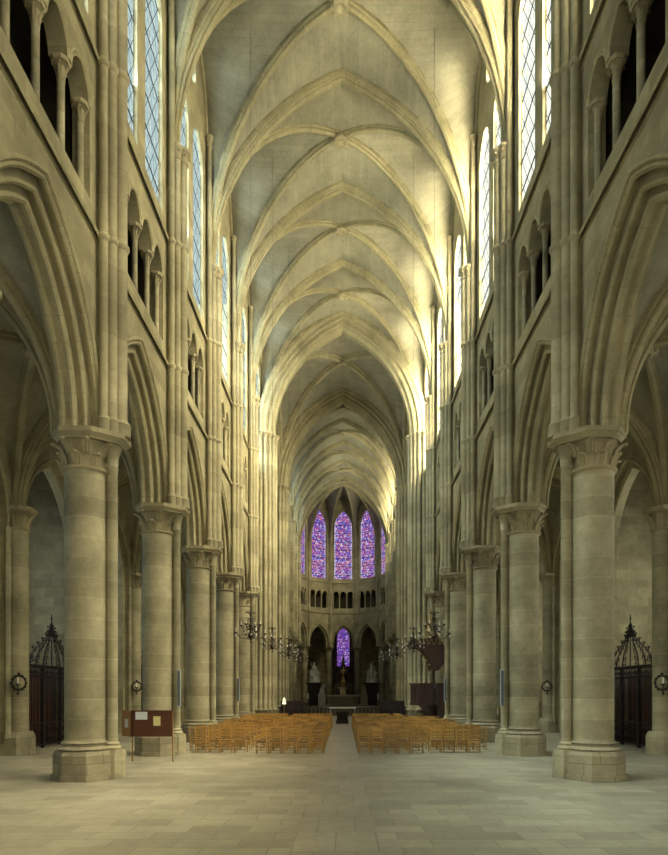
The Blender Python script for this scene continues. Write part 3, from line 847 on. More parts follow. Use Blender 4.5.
for sd_, gm, nm in ((-1, G_WAL_FILL, 'left'), (1, G_WAR_FILL, 'right')):
    g = MB(); g.face([(sd_*7.6, -3.1, 1.2), (sd_*10.9, -3.1, 1.2), (sd_*10.9, -3.1, 9.5), (sd_*7.6, -3.1, 9.5)])
    window([('pane', g)], gm, f'added fill-light pane at the west end of the {nm} aisle behind the viewpoint')
# ambulatory outer wall and axial chapel
am_ = MB(); RR = 13.5; n = 24
for i in range(n):
    a0, a1 = -pi/2 + pi*i/n, -pi/2 + pi*(i+1)/n
    q0, q1 = (RR*sin(a0), AC + RR*cos(a0)), (RR*sin(a1), AC + RR*cos(a1))
    if abs((a0 + a1)/2) < .10: continue
    am_.face([(*q0, 0), (*q1, 0), (*q1, 13.3), (*q0, 13.3)], [(a0*RR, 0), (a1*RR, 0), (a1*RR, 13.3), (a0*RR, 13.3)])
    i0 = (7.0*sin(a0), AC + 7.0*cos(a0)); i1 = (7.0*sin(a1), AC + 7.0*cos(a1))
for i in range(n):
    a0, a1 = -pi/2 + pi*i/n, -pi/2 + pi*(i+1)/n
    am_.face([(RR*sin(a0), AC + RR*cos(a0), 13.1), (RR*sin(a1), AC + RR*cos(a1), 13.1), (6.6*sin(a1), AC + 6.6*cos(a1), 13.1), (6.6*sin(a0), AC + 6.6*cos(a0), 13.1)])
xe = RR*sin(.1309)
am_.box(-xe - .3, -xe, AC + RR - .3, 97, 0, 13.1); am_.box(xe, xe + .3, AC + RR - .3, 97, 0, 13.1); am_.box(-xe, xe, AC + RR - .3, 97, 13, 13.3)
pw = MB(); 
am_.box(-13.5, -OUT + .1, AC - 3, AC, 0, 13.2); am_.box(OUT - .1, 13.5, AC - 3, AC, 0, 13.2)
def s3(s): return [(0, 6.5), (11.2 + arch(1.0, 1.6)(s), 13.1)] if abs(s) < 1.0 else [(0, 13.1)]
pwall(am_, 97.0, 97.4, sorted([-xe, xe] + span(0, 1.0, 8)), s3) if False else None
mm = MB(lambda p: (p[0], p[1], p[2])); pwall(mm, 97.0, 97.4, sorted([-xe, xe] + span(0, 1.0, 8)), s3)
wb = am_.build('wall_ambulatory', M_WALL); tag(wb, 'dark outer wall of the ambulatory behind the apse arches', 'wall', None, 'structure')
mm.build('axial_chapel_wall', M_WALL, wb)
window([('stained_pane', pane(ID, 0, 1.0, 6.5, 11.2, 1.6, 97.1, 10))], G_APSE2, 'violet stained-glass lancet of the axial chapel seen through the central apse arch')

# ------------------------------------------------------------------ floor
fl = MB()
def fquad(m, x0, x1, y0, y1, z, sw=False):
    m.face([(x0, y0, z), (x1, y0, z), (x1, y1, z), (x0, y1, z)], [(x0, y0), (x1, y0), (x1, y1), (x0, y1)])
fquad(fl, -19, 19, -4, 98, 0)
fo = fl.build('floor', M_FLOOR); tag(fo, 'worn limestone flagstone floor', 'floor', None, 'structure')
st = MB(); st.box(-.62, .62, -2.8, 43, -.05, .004); st.build('central_aisle_paving', M_AISLE_FL, fo)
ch = MB(); ch.box(-5.4, 5.4, 56.6, 76, 0, .30); ch.box(-5.4, 5.4, 57.0, 76, .30, .45)
ch.box(-4.4, 4.4, 71.5, 76, .45, .65); ch.build('sanctuary_steps', stone('dark_sanctuary_stone', (.20, .17, .13), (.14, .12, .09), (.1, .09, .06), bw=.6, rh=.6), fo)

# ------------------------------------------------------------------ chairs
def make_chair(detail=True):
    root = empty('chair')
    s = MB(); s.prism([(-.21, -.19), (.21, -.19), (.235, .21), (-.235, .21)], .43, .465); s.build('seat', M_STRAW, root)
    f = MB(); f.box(-.225, .225, .185, .215, .385, .43); f.box(-.205, .205, -.205, -.175, .385, .43); f.box(-.215, -.19, -.2, .2, .39, .43); f.box(.19, .215, -.2, .2, .39, .43); f.build('seat_frame', M_CHAIR, root)
    for sx in (-1, 1):
        b = MB(); b.tube([(sx*.195, -.20, 0), (sx*.195, -.20, .45), (sx*.20, -.25, .87)], .018, 6); b.build('leg', M_CHAIR, root)
        b = MB(); b.tube([(sx*.215, .19, 0), (sx*.215, .19, .43)], .018, 6); b.build('leg', M_CHAIR, root)
    st = MB()
    for z in (.13, .27):
        st.tube([(-.195, -.20, z), (.195, -.20, z)], .012, 5)
        for sx in (-1, 1): st.tube([(sx*.195, -.2, z + .03), (sx*.215, .19, z + .03)], .012, 5)
    st.tube([(-.215, .19, .2), (.215, .19, .2)], .012, 5); st.build('stretcher', M_CHAIR, root)
    bk = MB()
    for z, h in ((.56, .035), (.67, .035), (.80, .06)):
        yy = -.20 - .05*(z - .45)/.42
        bk.grid([[(x, yy - .035*(1 - (x/.2)**2), z + q) for q in (0, h)] for x in [-.2, -.1, 0, .1, .2]], [[(x, z), (x, z + h)] for x in range(5)], True)
        bk.grid([[(x, yy + .018 - .035*(1 - (x/.2)**2), z + q) for q in (0, h)] for x in [-.2, -.1, 0, .1, .2]], [[(x, z), (x, z + h)] for x in range(5)], True)
        bk.box(-.2, .2, yy - .012, yy + .012, z + .005, z + h - .005)
    bk.build('backrest', M_CHAIR, root)
    return root
def flatten(root, name, mat):
    """single-mesh copy of a thing for far repeats"""
    bm = bmesh.new()
    for o in root.children: bm.from_mesh(o.data)
    me = bpy.data.meshes.new(name); bm.to_mesh(me); bm.free(); me.materials.append(mat); return me
chair0 = make_chair(); far_me = flatten(chair0, 'chair', M_CHAIR)
rown = ['front', 'second', 'third', 'fourth', 'fifth', 'sixth', 'seventh', 'eighth', 'ninth', 'tenth', 'eleventh', 'twelfth', 'thirteenth', 'fourteenth', 'fifteenth', 'sixteenth', 'seventeenth', 'eighteenth']
coln = ['first', 'second', 'third', 'fourth', 'fifth']
blocks = [('left middle', [-.83 - .49*i for i in range(5)]), ('right middle', [.83 + .475*i for i in range(5)]),
          ('far left', [-3.62 - .465*i for i in range(5)]), ('far right', [3.42 + .465*i for i in range(5)])]
first = True; rest = []
NR, PITCH = 17, 1.02
for r in range(NR):
    for bn, xs in blocks:
        for i, x in enumerate(xs):
            y = 21.25 + PITCH*r + (random.uniform(-.06, .06)) + (.35 if bn.startswith('far') else 0); rz = random.uniform(-.035, .035)
            if bn == 'far left' and r == 0 and i == 4: y += .1
            x += random.uniform(-.012, .012)
            if i == 4 and bn.startswith('far') and min(abs(y - q) for q in NAVE) < 1.05: continue
            if bn == 'far right' and 34.3 < y and x > 3.6: continue
            if r >= 15: rest.append((x, y, rz)); continue
            if r < 8:
                o = chair0 if first else copy_tree(chair0); first = False
            else:
                o = bpy.data.objects.new('chair', far_me); COL.objects.link(o)
            o.location = (x, y, 0); o.rotation_euler = (0, 0, rz); o.scale = (.96, .96, 1)
            tag(o, f'rush-seated wooden chair, {coln[i]} from the central aisle side, {rown[r]} row of the {bn} block', 'chair', 'rows of nave chairs')
sb = MB()
me = far_me
for (x, y, rz) in rest:
    c, s_ = cos(rz), sin(rz)
    base = [(x + v.co.x*c - v.co.y*s_, y + v.co.x*s_ + v.co.y*c, v.co.z) for v in me.vertices]
    for p in me.polygons: sb.face([base[i] for i in p.vertices], [(0, 0)]*len(p.vertices))
o = sb.build('chair_rows', M_CHAIR); tag(o, 'mass of wooden chairs in the last two rows nearest the altar', 'chairs', None, 'stuff')

# ------------------------------------------------------------------ notice board
nb = empty('notice_board', (-5.93, 18.62, 0)); tag(nb, 'dark wooden folding notice board on thin posts beside the second left column', 'notice board')
b = MB(); b.box(-.61, .68, -.015, .015, .80, 1.60); b.build('panel', M_BOARD, nb)
b = MB(); b.box(-.61, .68, -.02, .02, 1.585, 1.61); b.box(-.61, .68, -.02, .02, .79, .81); b.build('panel_edging', M_BOARD, nb)
for x in (-.56, .70):
    b = MB(); b.box(x - .015, x + .015, -.015, .02, 0, 1.6); b.build('post', M_BOARDLEG, nb)
b = MB(); b.prism([(-.61, -.01), (-.61, .02), (-1.02, .42), (-1.04, .40)], .78, 1.6); b.build('side_panel', M_BOARDLEG, nb)
b = MB(); b.box(-.46, -.09, -.022, -.016, 1.32, 1.56); p = b.build('notice', M_PAPER, nb); p['label'] = 'pale blue-white notice sheet'
b = MB(); b.box(.10, .32, -.022, -.016, 1.13, 1.42); p = b.build('notice', M_PAPERY, nb); p['label'] = 'yellowish notice sheet'
b = MB(); b.face([(-.72, .085, 1.06), (-.90, .265, 1.06), (-.90, .265, 1.33), (-.72, .085, 1.33)]); b.face([(-.722, .083, 1.06), (-.902, .263, 1.06), (-.902, .263, 1.33), (-.722, .083, 1.33)])
p = b.build('notice', M_PAPER, nb); p['label'] = 'white notice sheet on the side wing'

# ------------------------------------------------------------------ column loudspeakers
def make_speaker():
    root = empty('column_loudspeaker')
    b = MB(); b.box(-.06, .06, -.05, .06, 0, 1.28); b.build('housing', M_SPK, root)
    b = MB(); b.box(-.042, .042, -.056, -.05, .05, 1.23); b.build('grille', M_SPKD, root)
    b = MB(); 
    for z in (.2, 1.0): b.box(-.02, .02, .05, .16, z, z + .05)
    b.build('bracket', M_SPKD, root); return root
sp0 = make_speaker()
for k, (x, y, lab) in enumerate(((-5.60, 20.66, 'narrow grey column loudspeaker on the second left column above the notice board'), (5.60, 20.66, 'narrow grey column loudspeaker on the second right column'),
                                 (-5.60, 32.26, 'narrow grey column loudspeaker on the fourth left column'), (5.60, 32.26, 'narrow grey column loudspeaker on the fourth right column'))):
    o = sp0 if k == 0 else copy_tree(sp0); o.location = (x, y, 1.68); tag(o, lab, 'loudspeaker', 'column loudspeakers')

# ------------------------------------------------------------------ chandeliers
def scroll(c, r, a0, turns, ax, n=14, d=1):
    """spiral in a vertical plane with horizontal axis direction ax"""
    pts = []
    for i in range(n + 1):
        t = i/n; a = a0 + d*turns*2*pi*t; rr = r*(1 - .8*t)
        pts.append((c[0] + ax[0]*rr*cos(a), c[1] + ax[1]*rr*cos(a), c[2] + rr*sin(a)))
    return pts
def make_chandelier(ztop):
    root = empty('chandelier')
    b = MB(); b.lathe(0, 0, [(.01, -.30), (.05, -.24), (.02, -.18), (.09, -.08), (.12, .0), (.06, .10), (.03, .3), (.07, .42), (.03, .5), (.03, .8), (.06, .86), (.02, .95), (.015, 1.05)], 10)
    b.tube([(cos(a)*.2, sin(a)*.2, .92) for a in [2*pi*i/12 for i in range(13)]], .014, 5); b.build('stem', M_CHAN, root)
    for k in range(8):
        a = 2*pi*k/8 + .2; ax = (cos(a), sin(a)); big = k % 2 == 0; R = .62 if big else .42; zz = .02 if big else .34
        b = MB()
        pts = [(.05, zz - .02), (.18, zz - .14), (.34, zz - .15), (R*.8, zz - .06), (R, zz + .06)]
        fine = []
        for i in range(len(pts) - 1):
            for q in (0, .5): fine.append((pts[i][0]*(1-q) + pts[i+1][0]*q, pts[i][1]*(1-q) + pts[i+1][1]*q))
        fine.append(pts[-1])
        b.tube([(ax[0]*r, ax[1]*r, z) for r, z in fine], .016, 5)
        b.tube(scroll((ax[0]*.22, ax[1]*.22, zz + .03), .13, -pi/2, 1.2, ax), .012, 5)
        b.tube(scroll((ax[0]*.14, ax[1]*.14, zz + .30), .10, -pi/2, 1.1, ax, d=-1), .011, 5)
        b.lathe(ax[0]*R, ax[1]*R, [(.015, zz + .04), (.065, zz + .08), (.07, zz + .1), (.02, zz + .1)], 8)
        arm = b.build('arm', M_CHAN, root)
        c = MB(); c.lathe(ax[0]*R, ax[1]*R, [(.016, zz + .1), (.016, zz + .24), (.004, zz + .27)], 6); c.build('candle', M_CANDLE, arm)
        if big:
            c = MB(); c.lathe(ax[0]*R, ax[1]*R, [(.003, zz - .10), (.03, zz - .05), (.018, zz), (.003, zz + .04)], 6); c.build('glass_drop', M_CRYSTAL, arm)
    b = MB(); b.tube([(0, 0, 1.0), (0, 0, ztop)], .008, 4); b.build('suspension_cord', M_CHAN, root)
    return root
ch0 = make_chandelier(24.4); k = 0
for sd, nm, X in ((-1, 'left', -3.62), (1, 'right', 3.75)):
    for i, y in enumerate((23.9, 29.6, 35.4, 41.2)):
        o = ch0 if k == 0 else copy_tree(ch0); k += 1
        o.location = (X*(1, .95, .87, .83)[i], y, 4.45); o.rotation_euler = (0, 0, .3*k)
        tag(o, f'dark wrought chandelier with curled arms, {["nearest", "second", "third", "farthest"][i]} of the four on the {nm}', 'chandelier', 'nave chandeliers')

# ------------------------------------------------------------------ wall lamps / consecration sconces
def make_sconce():
    root = empty('sconce')
    b = MB(); b.tube([(0, -.03 + 0*cos(a), 0) if False else (.24*cos(a), -.05, .24*sin(a)) for a in [2*pi*i/18 for i in range(19)]], .035, 6)
    for i in range(12):
        a = 2*pi*i/12; b.ball((.26*cos(a), -.07, .26*sin(a)), .05, 6, 4)
    b.build('wreath', M_CHAN, root)
    b = MB(); b.lathe(0, -.12, [(.02, -.42), (.05, -.36), (.02, -.30), (.02, -.1), (.07, -.06), (.07, -.03)], 8)
    b.bar((0, .0, -.2), (0, -.12, -.2), .03); b.ball((0, -.05, .3), .06); b.build('bracket', M_CHAN, root)
    b = MB(); b.lathe(0, -.12, [(.025, -.03), (.025, .16), (.005, .19)], 8); b.build('candle', M_CANDLE, root)
    return root
sc0 = make_sconce(); k = 0
for sd, nm in ((-1, 'left'), (1, 'right')):
    for y, pl in ((20.9, 'next to the iron gate'), (32.5, 'between the first two columns')):
        o = sc0 if k == 0 else copy_tree(sc0); k += 1
        o.location = (sd*(OUT - .40), y - .46, 2.5); tag(o, f'round dark candle sconce on outer {nm} aisle pier {pl}', 'sconce', 'aisle sconces')

# ------------------------------------------------------------------ iron gates
def make_gate(dark):
    """in the plane x=0, spanning y -2.05..2.05"""
    root = empty('iron_gate')
    b = MB()
    for y in (-2.05, -.72, .72, 2.05): b.box(-.05, .05, y - .06, y + .06, 0, 3.15)
    for z in (.10, .95, 2.75, 3.12): b.box(-.04, .04, -2.1, 2.1, z, z + .06)
    b.box(-.09, .09, -2.15, 2.15, 3.15, 3.24); b.build('frame', M_IRON, root)
    b = MB(); n = 36
    for i in range(n + 1):
        y = -2 + 4*i/n; b.tube([(0, y, .1), (0, y, 3.15)], .015, 5)
    b.build('bars', M_IRON, root)
    b = MB()
    for i in range(9):
        y = -1.8 + .45*i
        for z, r in ((.32, .15), (.68, .15), (2.95, .10)):
            b.tube([(p[0], p[1] + 0, p[2]) for p in scroll((0, y, z), r, 0, 1.3, (0, 1))], .014, 5)
            b.tube([(p[0], p[1], p[2]) for p in scroll((0, y + .2, z), r*.8, pi, 1.3, (0, 1), d=-1)], .014, 5)
    b.build('scrollwork', M_IRON, root)
    # ogee crown
    b = MB()
    ogee = [(1.75, 3.24), (1.62, 3.5), (1.35, 3.8), (1.0, 4.0), (.65, 4.2), (.35, 4.42), (.18, 4.7), (.08, 4.95)]
    for sg in (-1, 1):
        for k_ in (1, .72, .4): b.tube([(0, sg*y*k_, 3.24 + (z - 3.24)*(1 if k_ > .9 else .97)) for y, z in ogee], .022, 5)
        for j, (y, z) in enumerate(ogee[:-2]):
            for kk in (1.0, .68, .3):
                b.tube(scroll((0, sg*y*kk, z + .05), .17 - .012*j, .5 + j, 1.4, (0, sg)), .016, 5)
        for j in range(4):
            b.tube(scroll((0, sg*(1.45 + .15*j), 3.45 - .04*j), .15, 0, 1.3, (0, sg)), .016, 5)
        b.tube(scroll((0, sg*.22, 4.6), .14, 0, 1.3, (0, sg)), .014, 5)
        for y, z in ogee[1:-1]: b.ball((0, sg*(y + .12), z + .1), .045, 6, 4)
    b.tube([(0, 0, 3.2), (0, 0, 5.3)], .025, 6)
    b.lathe(0, 0, [(.02, 4.55), (.22, 4.58), (.20, 4.64), (.05, 4.74), (.09, 4.86), (.03, 4.98), (.02, 5.3)], 10)
    b.bar((0, -.12, 5.15), (0, .12, 5.15), .03); b.build('scrolled_crown', M_IRON, root)
    w = MB()
    for i in range(6): w.box(dark*.95, dark*1.02, -2.2 + .75*i, -1.62 + .75*i, 0, 2.9); w.box(dark*.97, dark*1.0, -1.62 + .75*i, -1.45 + .75*i, 0, 2.9)
    w.box(dark*.9, dark*1.07, -2.25, 2.3, 2.9, 3.05)
    w.build('wooden_draught_screen', M_SCREENWOOD, root)
    return root
g = make_gate(-1); g.location = (-OUT - .3, 24.1, 0); tag(g, 'black wrought-iron chapel gate with scrolled crown, in the left aisle behind the nearest column', 'gate')
g2 = make_gate(1); g2.location = (OUT + .3, 24.1, 0); tag(g2, 'black wrought-iron chapel gate with scrolled crown, in the right aisle behind the nearest column', 'gate')
g3 = copy_tree(g); g3.location = (-OUT - .3, 35.4, 0); tag(g3, 'black iron gate farther down the left aisle, seen past the nearest column', 'gate')

# ------------------------------------------------------------------ pulpit
pu = empty('pulpit', (4.98, 36.2, 0)); tag(pu, 'dark carved wooden pulpit with sounding board against the fifth right column', 'pulpit')
hx = [(.82*cos(pi/6 + pi/3*i + pi/6), .82*sin(pi/6 + pi/3*i + pi/6)) for i in range(6)]
b = MB(); b.prism(hx, 1.5, 2.62); b.prism([(x*1.09, y*1.09) for x, y in hx], 2.62, 2.74); b.prism([(x*1.07, y*1.07) for x, y in hx], 1.42, 1.54); b.build('tub', M_DARKWOOD, pu)
b = MB()
for i in range(6):
    x0, y0 = hx[i]; x1, y1 = hx[(i+1) % 6]
    for q0, q1 in ((.12, .46), (.54, .88)):
        pa = (x0*(1-q0) + x1*q0, y0*(1-q0) + y1*q0); pb_ = (x0*(1-q1) + x1*q1, y0*(1-q1) + y1*q1); o_ = 1.03
        for z0, z1 in ((1.65, 1.68), (2.48, 2.51)): b.bar((pa[0]*o_, pa[1]*o_, z0), (pb_[0]*o_, pb_[1]*o_, z0), .03)
        for p_ in (pa, pb_): b.bar((p_[0]*o_, p_[1]*o_, 1.65), (p_[0]*o_, p_[1]*o_, 2.5), .03)
b.build('panel_molding', M_DARKWOOD, pu)
b = MB(); b.lathe(.35, 0, [(.62, 0), (.62, .12), (.5, .2), (.42, .6), (.42, 1.0), (.55, 1.25), (.75, 1.42)], 8); b.build('pedestal', M_DARKWOOD, pu)
b = MB(); b.box(.72, 1.25, -.55, -.45, 0, 2.74); b.box(.72, 1.25, -.5, .6, .0, .3)
for i in range(7): b.box(.72, 1.25, -.4 + .22*i, -.18 + .22*i, 0, 1.5 - .2*i)
p = b.build('stair', M_DARKWOOD, pu)
b = MB(); b.tube([(.62, .1, 2.7), (.62, .1, 3.7)], .05, 8); b.build('post', M_DARKWOOD, pu)
b = MB()   # curving canopy
cur = [(-.95, 5.0), (-.55, 4.92), (-.2, 4.7), (.1, 4.35), (.3, 3.95), (.38, 3.5), (.75, 3.5), (1.1, 3.9), (1.12, 4.9), (.9, 5.35), (.3, 5.45), (-.4, 5.35), (-.95, 5.22)]
for y0, y1, sc_ in ((-.75, .75, 1),):
    n = len(cur)
    b.face([(x, y0, z) for x, z in cur]); b.face([(x, y1, z) for x, z in cur])
    for i in range(n):
        (xa, za), (xb, zb_) = cur[i], cur[(i+1) % n]; b.face([(xa, y0, za), (xb, y0, zb_), (xb, y1, zb_), (xa, y1, za)])
b.build('sounding_board', M_DARKWOOD, pu)
b = MB()
for i in range(9):
    t = i/8; x = -.9 + 1.0*t + .2; z = 4.9 - 1.2*t*t
    b.ball((-.9 + 1.25*t, -.78, 4.88 - 1.35*t**1.8), .07, 6, 4)
for i in range(8): b.ball((-.9 + .25*i, -.77, 5.28), .06, 6, 4)
for i in range(5): b.tube([(p_[0], -.78, p_[2]) for p_ in scroll((-.5 + .33*i, -.78, 5.08), .12, 0, 1.3, (1, 0))], .018, 5)
b.build('carved_fringe', M_GILT, pu)
b = MB()
for x in (-.7, .2, .9): b.lathe(x, 0, [(.12, 5.35), (.06, 5.45), (.11, 5.6), (.05, 5.75), (.02, 6.0)], 8)
b.lathe(.35, 0, [(.3, 5.4), (.2, 5.7), (.28, 5.9), (.1, 6.4), (.16, 6.6), (.04, 7.0)], 8)
b.build('finials', M_GILT, pu)

# ------------------------------------------------------------------ sanctuary
def block(name, loc, parts, label, cat, group=None):
    r = empty(name, loc); tag(r, label, cat, group)
    for pn, mat, fn in parts:
        m = MB(); fn(m); m.build(pn, mat, r)
    return r
block('communion_table', (0, 50.5, 0), [('tabletop', M_CLOTH, lambda m: m.box(-1.15, 1.15, -.35, .35, .84, .93)),
    ('leg', M_GREY, lambda m: m.box(-1.1, -1.0, -.3, .3, 0, .84)), ('leg', M_GREY, lambda m: m.box(1.0, 1.1, -.3, .3, 0, .84))], 'long narrow table under white linen in the crossing', 'table')
block('kneeler', (0, 41.8, 0), [('desk', M_DARK, lambda m: (m.box(-.42, .42, -.2, .2, .74, .84), m.box(-.38, .38, .1, .16, 0, .74))), ('kneeling_board', M_DARK, lambda m: m.box(-.42, .42, -.6, -.2, .12, .22)),
    ('side_panel', M_DARK, lambda m: m.box(-.42, -.36, -.6, .2, 0, .3)), ('side_panel', M_DARK, lambda m: m.box(.36, .42, -.6, .2, 0, .3))], 'dark low prayer desk at the end of the central aisle', 'prayer desk')
def rail(m):
    m.box(-2.9, 2.9, -.04, .04, .86, .92)
    for i in range(17): m.box(-2.9 + .3625*i - .02, -2.9 + .3625*i + .02, -.02, .02, 0, .86)
block('altar_rail', (0, 55.9, 0), [('rail', M_GREY, rail)], 'low grey metal rail across the entrance of the choir', 'rail')
YA = 73.6; ZA = .65
def leg_at(x): return lambda m: m.lathe(x, -.3, [(.14, .1), (.1, .2), (.1, 1.0), (.14, 1.08)], 8)
block('high_altar', (0, YA, ZA), [('altar_slab', M_CLOTH, lambda m: m.box(-2.0, 2.0, -.5, .5, 1.08, 1.25)), ('altar_body', M_ALTAR, lambda m: m.box(-1.55, 1.55, -.2, .4, .1, 1.08)),
    *[('leg', M_ALTAR, leg_at(x)) for x in (-1.75, -1.2, 1.2, 1.75)], ('altar_step', M_ALTAR, lambda m: m.box(-2.3, 2.3, -.8, .6, -.001, .1))], 'broad stone high altar with pale slab in the sanctuary', 'altar')
def tab(m): m.box(-.38, .38, -.3, .3, 0, .85); m.prism([(-.42, -.34), (.42, -.34), (.42, .34), (-.42, .34)], .85, .95)
block('tabernacle', (0, YA, ZA + 1.25), [('cabinet', M_MARBLE, tab), ('door', M_GILT, lambda m: m.box(-.2, .2, -.32, -.3, .1, .75)),
      ('upper_tier', M_GILT, lambda m: (m.lathe(0, 0, [(.42, .95), (.36, 1.1), (.28, 1.5), (.4, 1.62), (.25, 1.8), (.14, 2.2)], 8)))], 'pale tabernacle on the high altar', 'tabernacle')
block('altar_cross', (0, YA, ZA + 3.45), [('cross', M_GILT, lambda m: (m.box(-.05, .05, -.04, .04, 0, 1.25), m.box(-.32, .32, -.04, .04, .75, .87), m.lathe(0, 0, [(.14, 0), (.05, .15), (.05, .2)], 8)))], 'gilt cross standing above the tabernacle', 'cross')
for sd, nm in ((-1, 'left'), (1, 'right')):
    for j, xx in enumerate((.62, 1.0)):
        block('altar_candlestick', (sd*xx, YA + .1, ZA + 1.25), [('stick', M_GILT, lambda m: m.lathe(0, 0, [(.12, 0), (.04, .08), (.03, .5), (.07, .55), (.03, .7)], 8)),
            ('candle', M_CANDLE, lambda m: m.lathe(0, 0, [(.03, .7), (.03, 1.5 - .2*j), (.005, 1.55 - .2*j)], 6))], f'tall altar candlestick {nm} of the tabernacle, {"inner" if j == 0 else "outer"} one', 'candlestick', 'altar candlesticks')
    def figgroup(m, seed=3 + sd):
        rnd = random.Random(seed)
        m.lathe(0, 0, [(.75, 0), (.72, .15), (.62, .3), (.5, .5), (.42, .8)], 12)
        for x, y, h, r in ((0, 0, 2.5, .24), (-.38, -.1, 1.7, .22), (.40, -.05, 1.6, .22), (-.1, -.35, 1.1, .2)):
            m.lathe(x, y, [(r*1.5, .2), (r*1.25, h*.35), (r*.95, h*.55), (r*1.15, h*.72), (r*.9, h*.80), (r*.35, h*.84), (r*.45, h*.88), (r*.5, h*.93), (r*.3, h*.98), (.01, h)], 10)
            s_ = 1 if x >= 0 else -1
            m.tube([(x, y, h*.76), (x + s_*r*1.5, y - .1, h*.62), (x + s_*r*1.2, y - .3, h*.80)], r*.28, 6)
        m.tube([(-.1, 0, 1.9), (-.35, 0, 2.2), (-.3, 0, 2.45)], .06, 6)
    block('statue_group', (sd*3.55, 73.2, 3.42), [('figures', M_MARBLE, figgroup)], f'white marble statue group on the tall dark pedestal {nm} of the altar', 'statue')
    def ped(m): m.box(-.95, .95, -.7, .7, 0, .35); m.box(-.8, .8, -.6, .6, .35, 2.55); m.box(-.98, .98, -.75, .75, 2.55, 2.77)
    block('statue_pedestal', (sd*3.55, 73.2, ZA), [('pedestal', M_DARK, ped)], f'tall dark pedestal {nm} of the altar', 'pedestal')
    block('small_pedestal', (sd*2.55, 71.9, ZA), [('pedestal', M_MARBLE if sd < 0 else M_ALTAR, lambda m: (m.box(-.42, .42, -.35, .35, 0, 1.15), m.box(-.5, .5, -.42, .42, 1.15, 1.27)))], f'{"white" if sd < 0 else "grey"} square pedestal beside the {nm} end of the altar', 'pedestal')
    def kneel(m, sd=sd):
        m.lathe(0, 0, [(.36, 0), (.34, .25), (.26, .5), (.24, .75), (.1, .9)], 10)
        m.tube([(0, 0, .6), (-sd*.12, -.05, .85), (-sd*.18, -.05, 1.0)], .17, 8); m.ball((-sd*.2, -.05, 1.12), .13)
        m.tube([(-sd*.1, -.1, .85), (-sd*.38, -.15, .9), (-sd*.42, -.15, 1.1)], .06, 6); m.tube([(0, .2, .1), (sd*.35, .1, .12)], .15, 8)
    block('kneeling_statue', (sd*2.55, 71.9, ZA + 1.275), [('figure', M_MARBLE if sd < 0 else M_ALTAR, kneel)], f'{"white" if sd < 0 else "grey"} kneeling angel statue on the square pedestal {nm} of the altar', 'statue')
    block('floor_candlestick', (sd*4.1, 69.9, .45), [('stick', M_GILT, lambda m: m.lathe(0, 0, [(.18, 0), (.05, .1), (.035, .9), (.08, .95), (.04, 1.0)], 8)), ('candle', M_CANDLE, lambda m: m.lathe(0, 0, [(.08, 1.0), (.08, 1.5), (.02, 1.75)], 8))],
          f'white floor candle {nm} of the high altar', 'candlestick')
    # choir stalls
    def stall(m):
        m.box(-.9, .9, -.35, .35, .0, .45); m.box(-.9, .9, .25, .35, .45, 1.45)
        for x in (-.9, -.3, .3, .9): m.box(x - .04, x + .04, -.35, .35, 0, .85); m.ball((x, -.3, .9), .08)
    for j, (xx, yy) in enumerate(((4.0, 50.2), (4.6, 52.6))):
        block('choir_stall', (sd*xx, yy, 0), [('stall', M_DARK, stall)], f'dark wooden stall bench in the crossing on the {nm}, {["nearer", "farther"][j]} of the two', 'bench', 'dark crossing stalls')
block('standing_lamp', (-4.85, 49.5, 0), [('pole', M_GILT, lambda m: m.lathe(0, 0, [(.16, 0), (.03, .05), (.03, 1.25)], 8)), ('lamp_shade', emit('lit_lamp_shade', (1, .86, .5), 1.1), lambda m: m.lathe(0, 0, [(.17, 1.22), (.07, 1.75)], 12))],
      'small glowing lamp at the foot of the left crossing pier', 'lamp')
block('white_canopy_backdrop', (0, 80.5, 0), [('spire', M_DARKWOOD, lambda m: (m.lathe(0, 0, [(.9, 0), (.9, 4.6), (1.0, 4.7), (.55, 5.3), (.3, 5.9), (.05, 7.2)], 8)))], 'dark pointed wooden canopy rising behind the altar cross', 'canopy').name = 'altar_canopy'

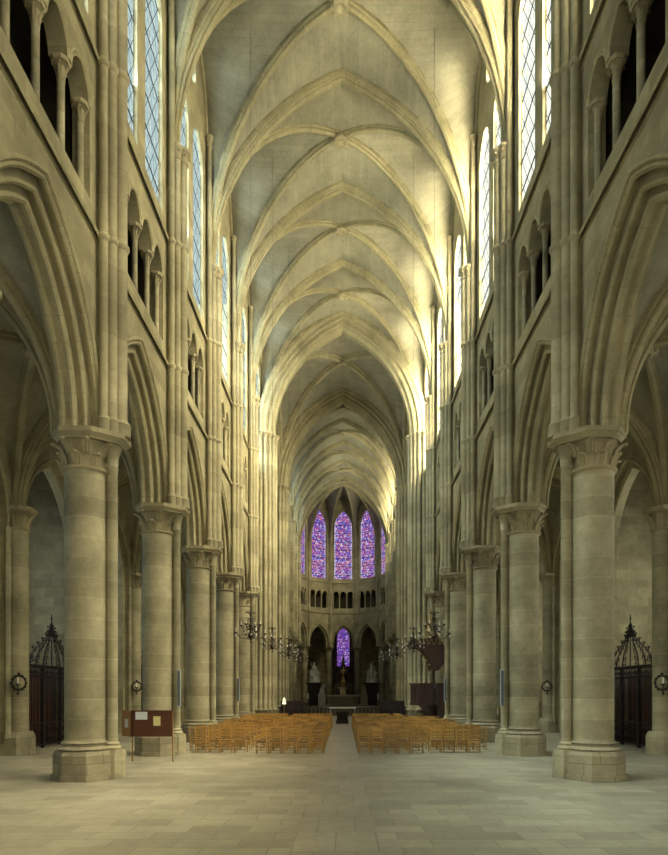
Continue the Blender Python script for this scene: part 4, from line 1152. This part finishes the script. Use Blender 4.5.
# ------------------------------------------------------------------ lights
def area(name, loc, rot, sx, sy, e, c):
    l = bpy.data.lights.new(name, 'AREA'); l.shape = 'RECTANGLE'; l.size = sx; l.size_y = sy; l.energy = e; l.color = c
    o = bpy.data.objects.new(name, l); COL.objects.link(o); o.location = loc; o.rotation_euler = rot; return o
from mathutils import Vector
def aim(o, d): o.rotation_euler = Vector(d).to_track_quat('-Z', 'Z').to_euler()
BAYS = [((NAVE[i] + (NAVE[i+1] if i < 7 else XW))/2) for i in range(8)] + [(CH[i] + CH[i+1])/2 for i in range(4)]
for i, y in enumerate(BAYS):
    k = (.12, .12, .2, .45, .8, 1.0, 1.1, 1.1, .35, .3, .25, .12)[i]; choir = i >= 8
    X = 9.2 if choir else 12.0; yo = y + .3 if choir else y - 5.5; sx = 2.6 if choir else 5.0
    # low south-west sun and its glare entering through the south clerestory
    o = area('south_daylight', (X, yo, 24.0), (0, 0, 0), sx, 8.5, 3800*k, (1, .95, .76)); aim(o, (-.66, .62, -.22)); o.data.spread = radians(120)
    # cooler north sky light
    o = area('north_daylight', (-X, yo, 24.0), (0, 0, 0), sx, 8.5, 1200*k, (.86, .97, 1.0)); aim(o, (.66, .66, -.15)); o.data.spread = radians(120)
    # sun glare thrown up off the south aisle roofs
    o = area('south_roof_glare', (7.15, y - .6, 20.6), (0, 0, 0), 1.0, 2.6, (150, 150, 250, 620, 700, 700, 700, 680, 520, 560, 560, 400)[i], (1, .95, .74)); aim(o, (-.26, .42, .85)); o.data.spread = radians(75)
    o = area('north_roof_glare', (-7.15, y - .6, 20.6), (0, 0, 0), 1.0, 2.6, 90, (.8, .95, 1.0)); aim(o, (.26, .42, .85)); o.data.spread = radians(75)
for i in range(1, 8):
    y = BAYS[i]
    # high bright sky falling steeply through the clerestory onto the paving and lower columns
    for sd_, c_, e_ in ((1, (1, .95, .78), 3400), (-1, (.95, .98, .88), 3000)):
        o = area('high_sky', (sd_*16, y - 5, 42.0), (0, 0, 0), 6, 7, e_*(1, 1, 1, 1, .8, .7, .6, .5)[i], c_); aim(o, (-sd_*19, 7, -40)); o.data.spread = radians(70)
w = bpy.data.worlds.new('sky'); S.world = w; w.use_nodes = True
w.node_tree.nodes['Background'].inputs[0].default_value = (.58, .66, .66, 1); w.node_tree.nodes['Background'].inputs[1].default_value = .3

# ------------------------------------------------------------------ camera
F = 596.0
cam = bpy.data.cameras.new('camera'); co = bpy.data.objects.new('camera', cam); COL.objects.link(co)
co.location = (.12, 0, 2.15); co.rotation_euler = (pi/2, 0, 0)
cam.sensor_width = 36; cam.lens = F*36/855; cam.shift_x = -10/855; cam.shift_y = 265.5/855; cam.clip_end = 500
S.camera = co
S.view_settings.view_transform = 'Standard'; S.view_settings.look = 'None'; S.view_settings.gamma = 1; S.view_settings.exposure = 0.46
S.cycles.max_bounces = 10; S.cycles.diffuse_bounces = 3; S.cycles.transparent_max_bounces = 8
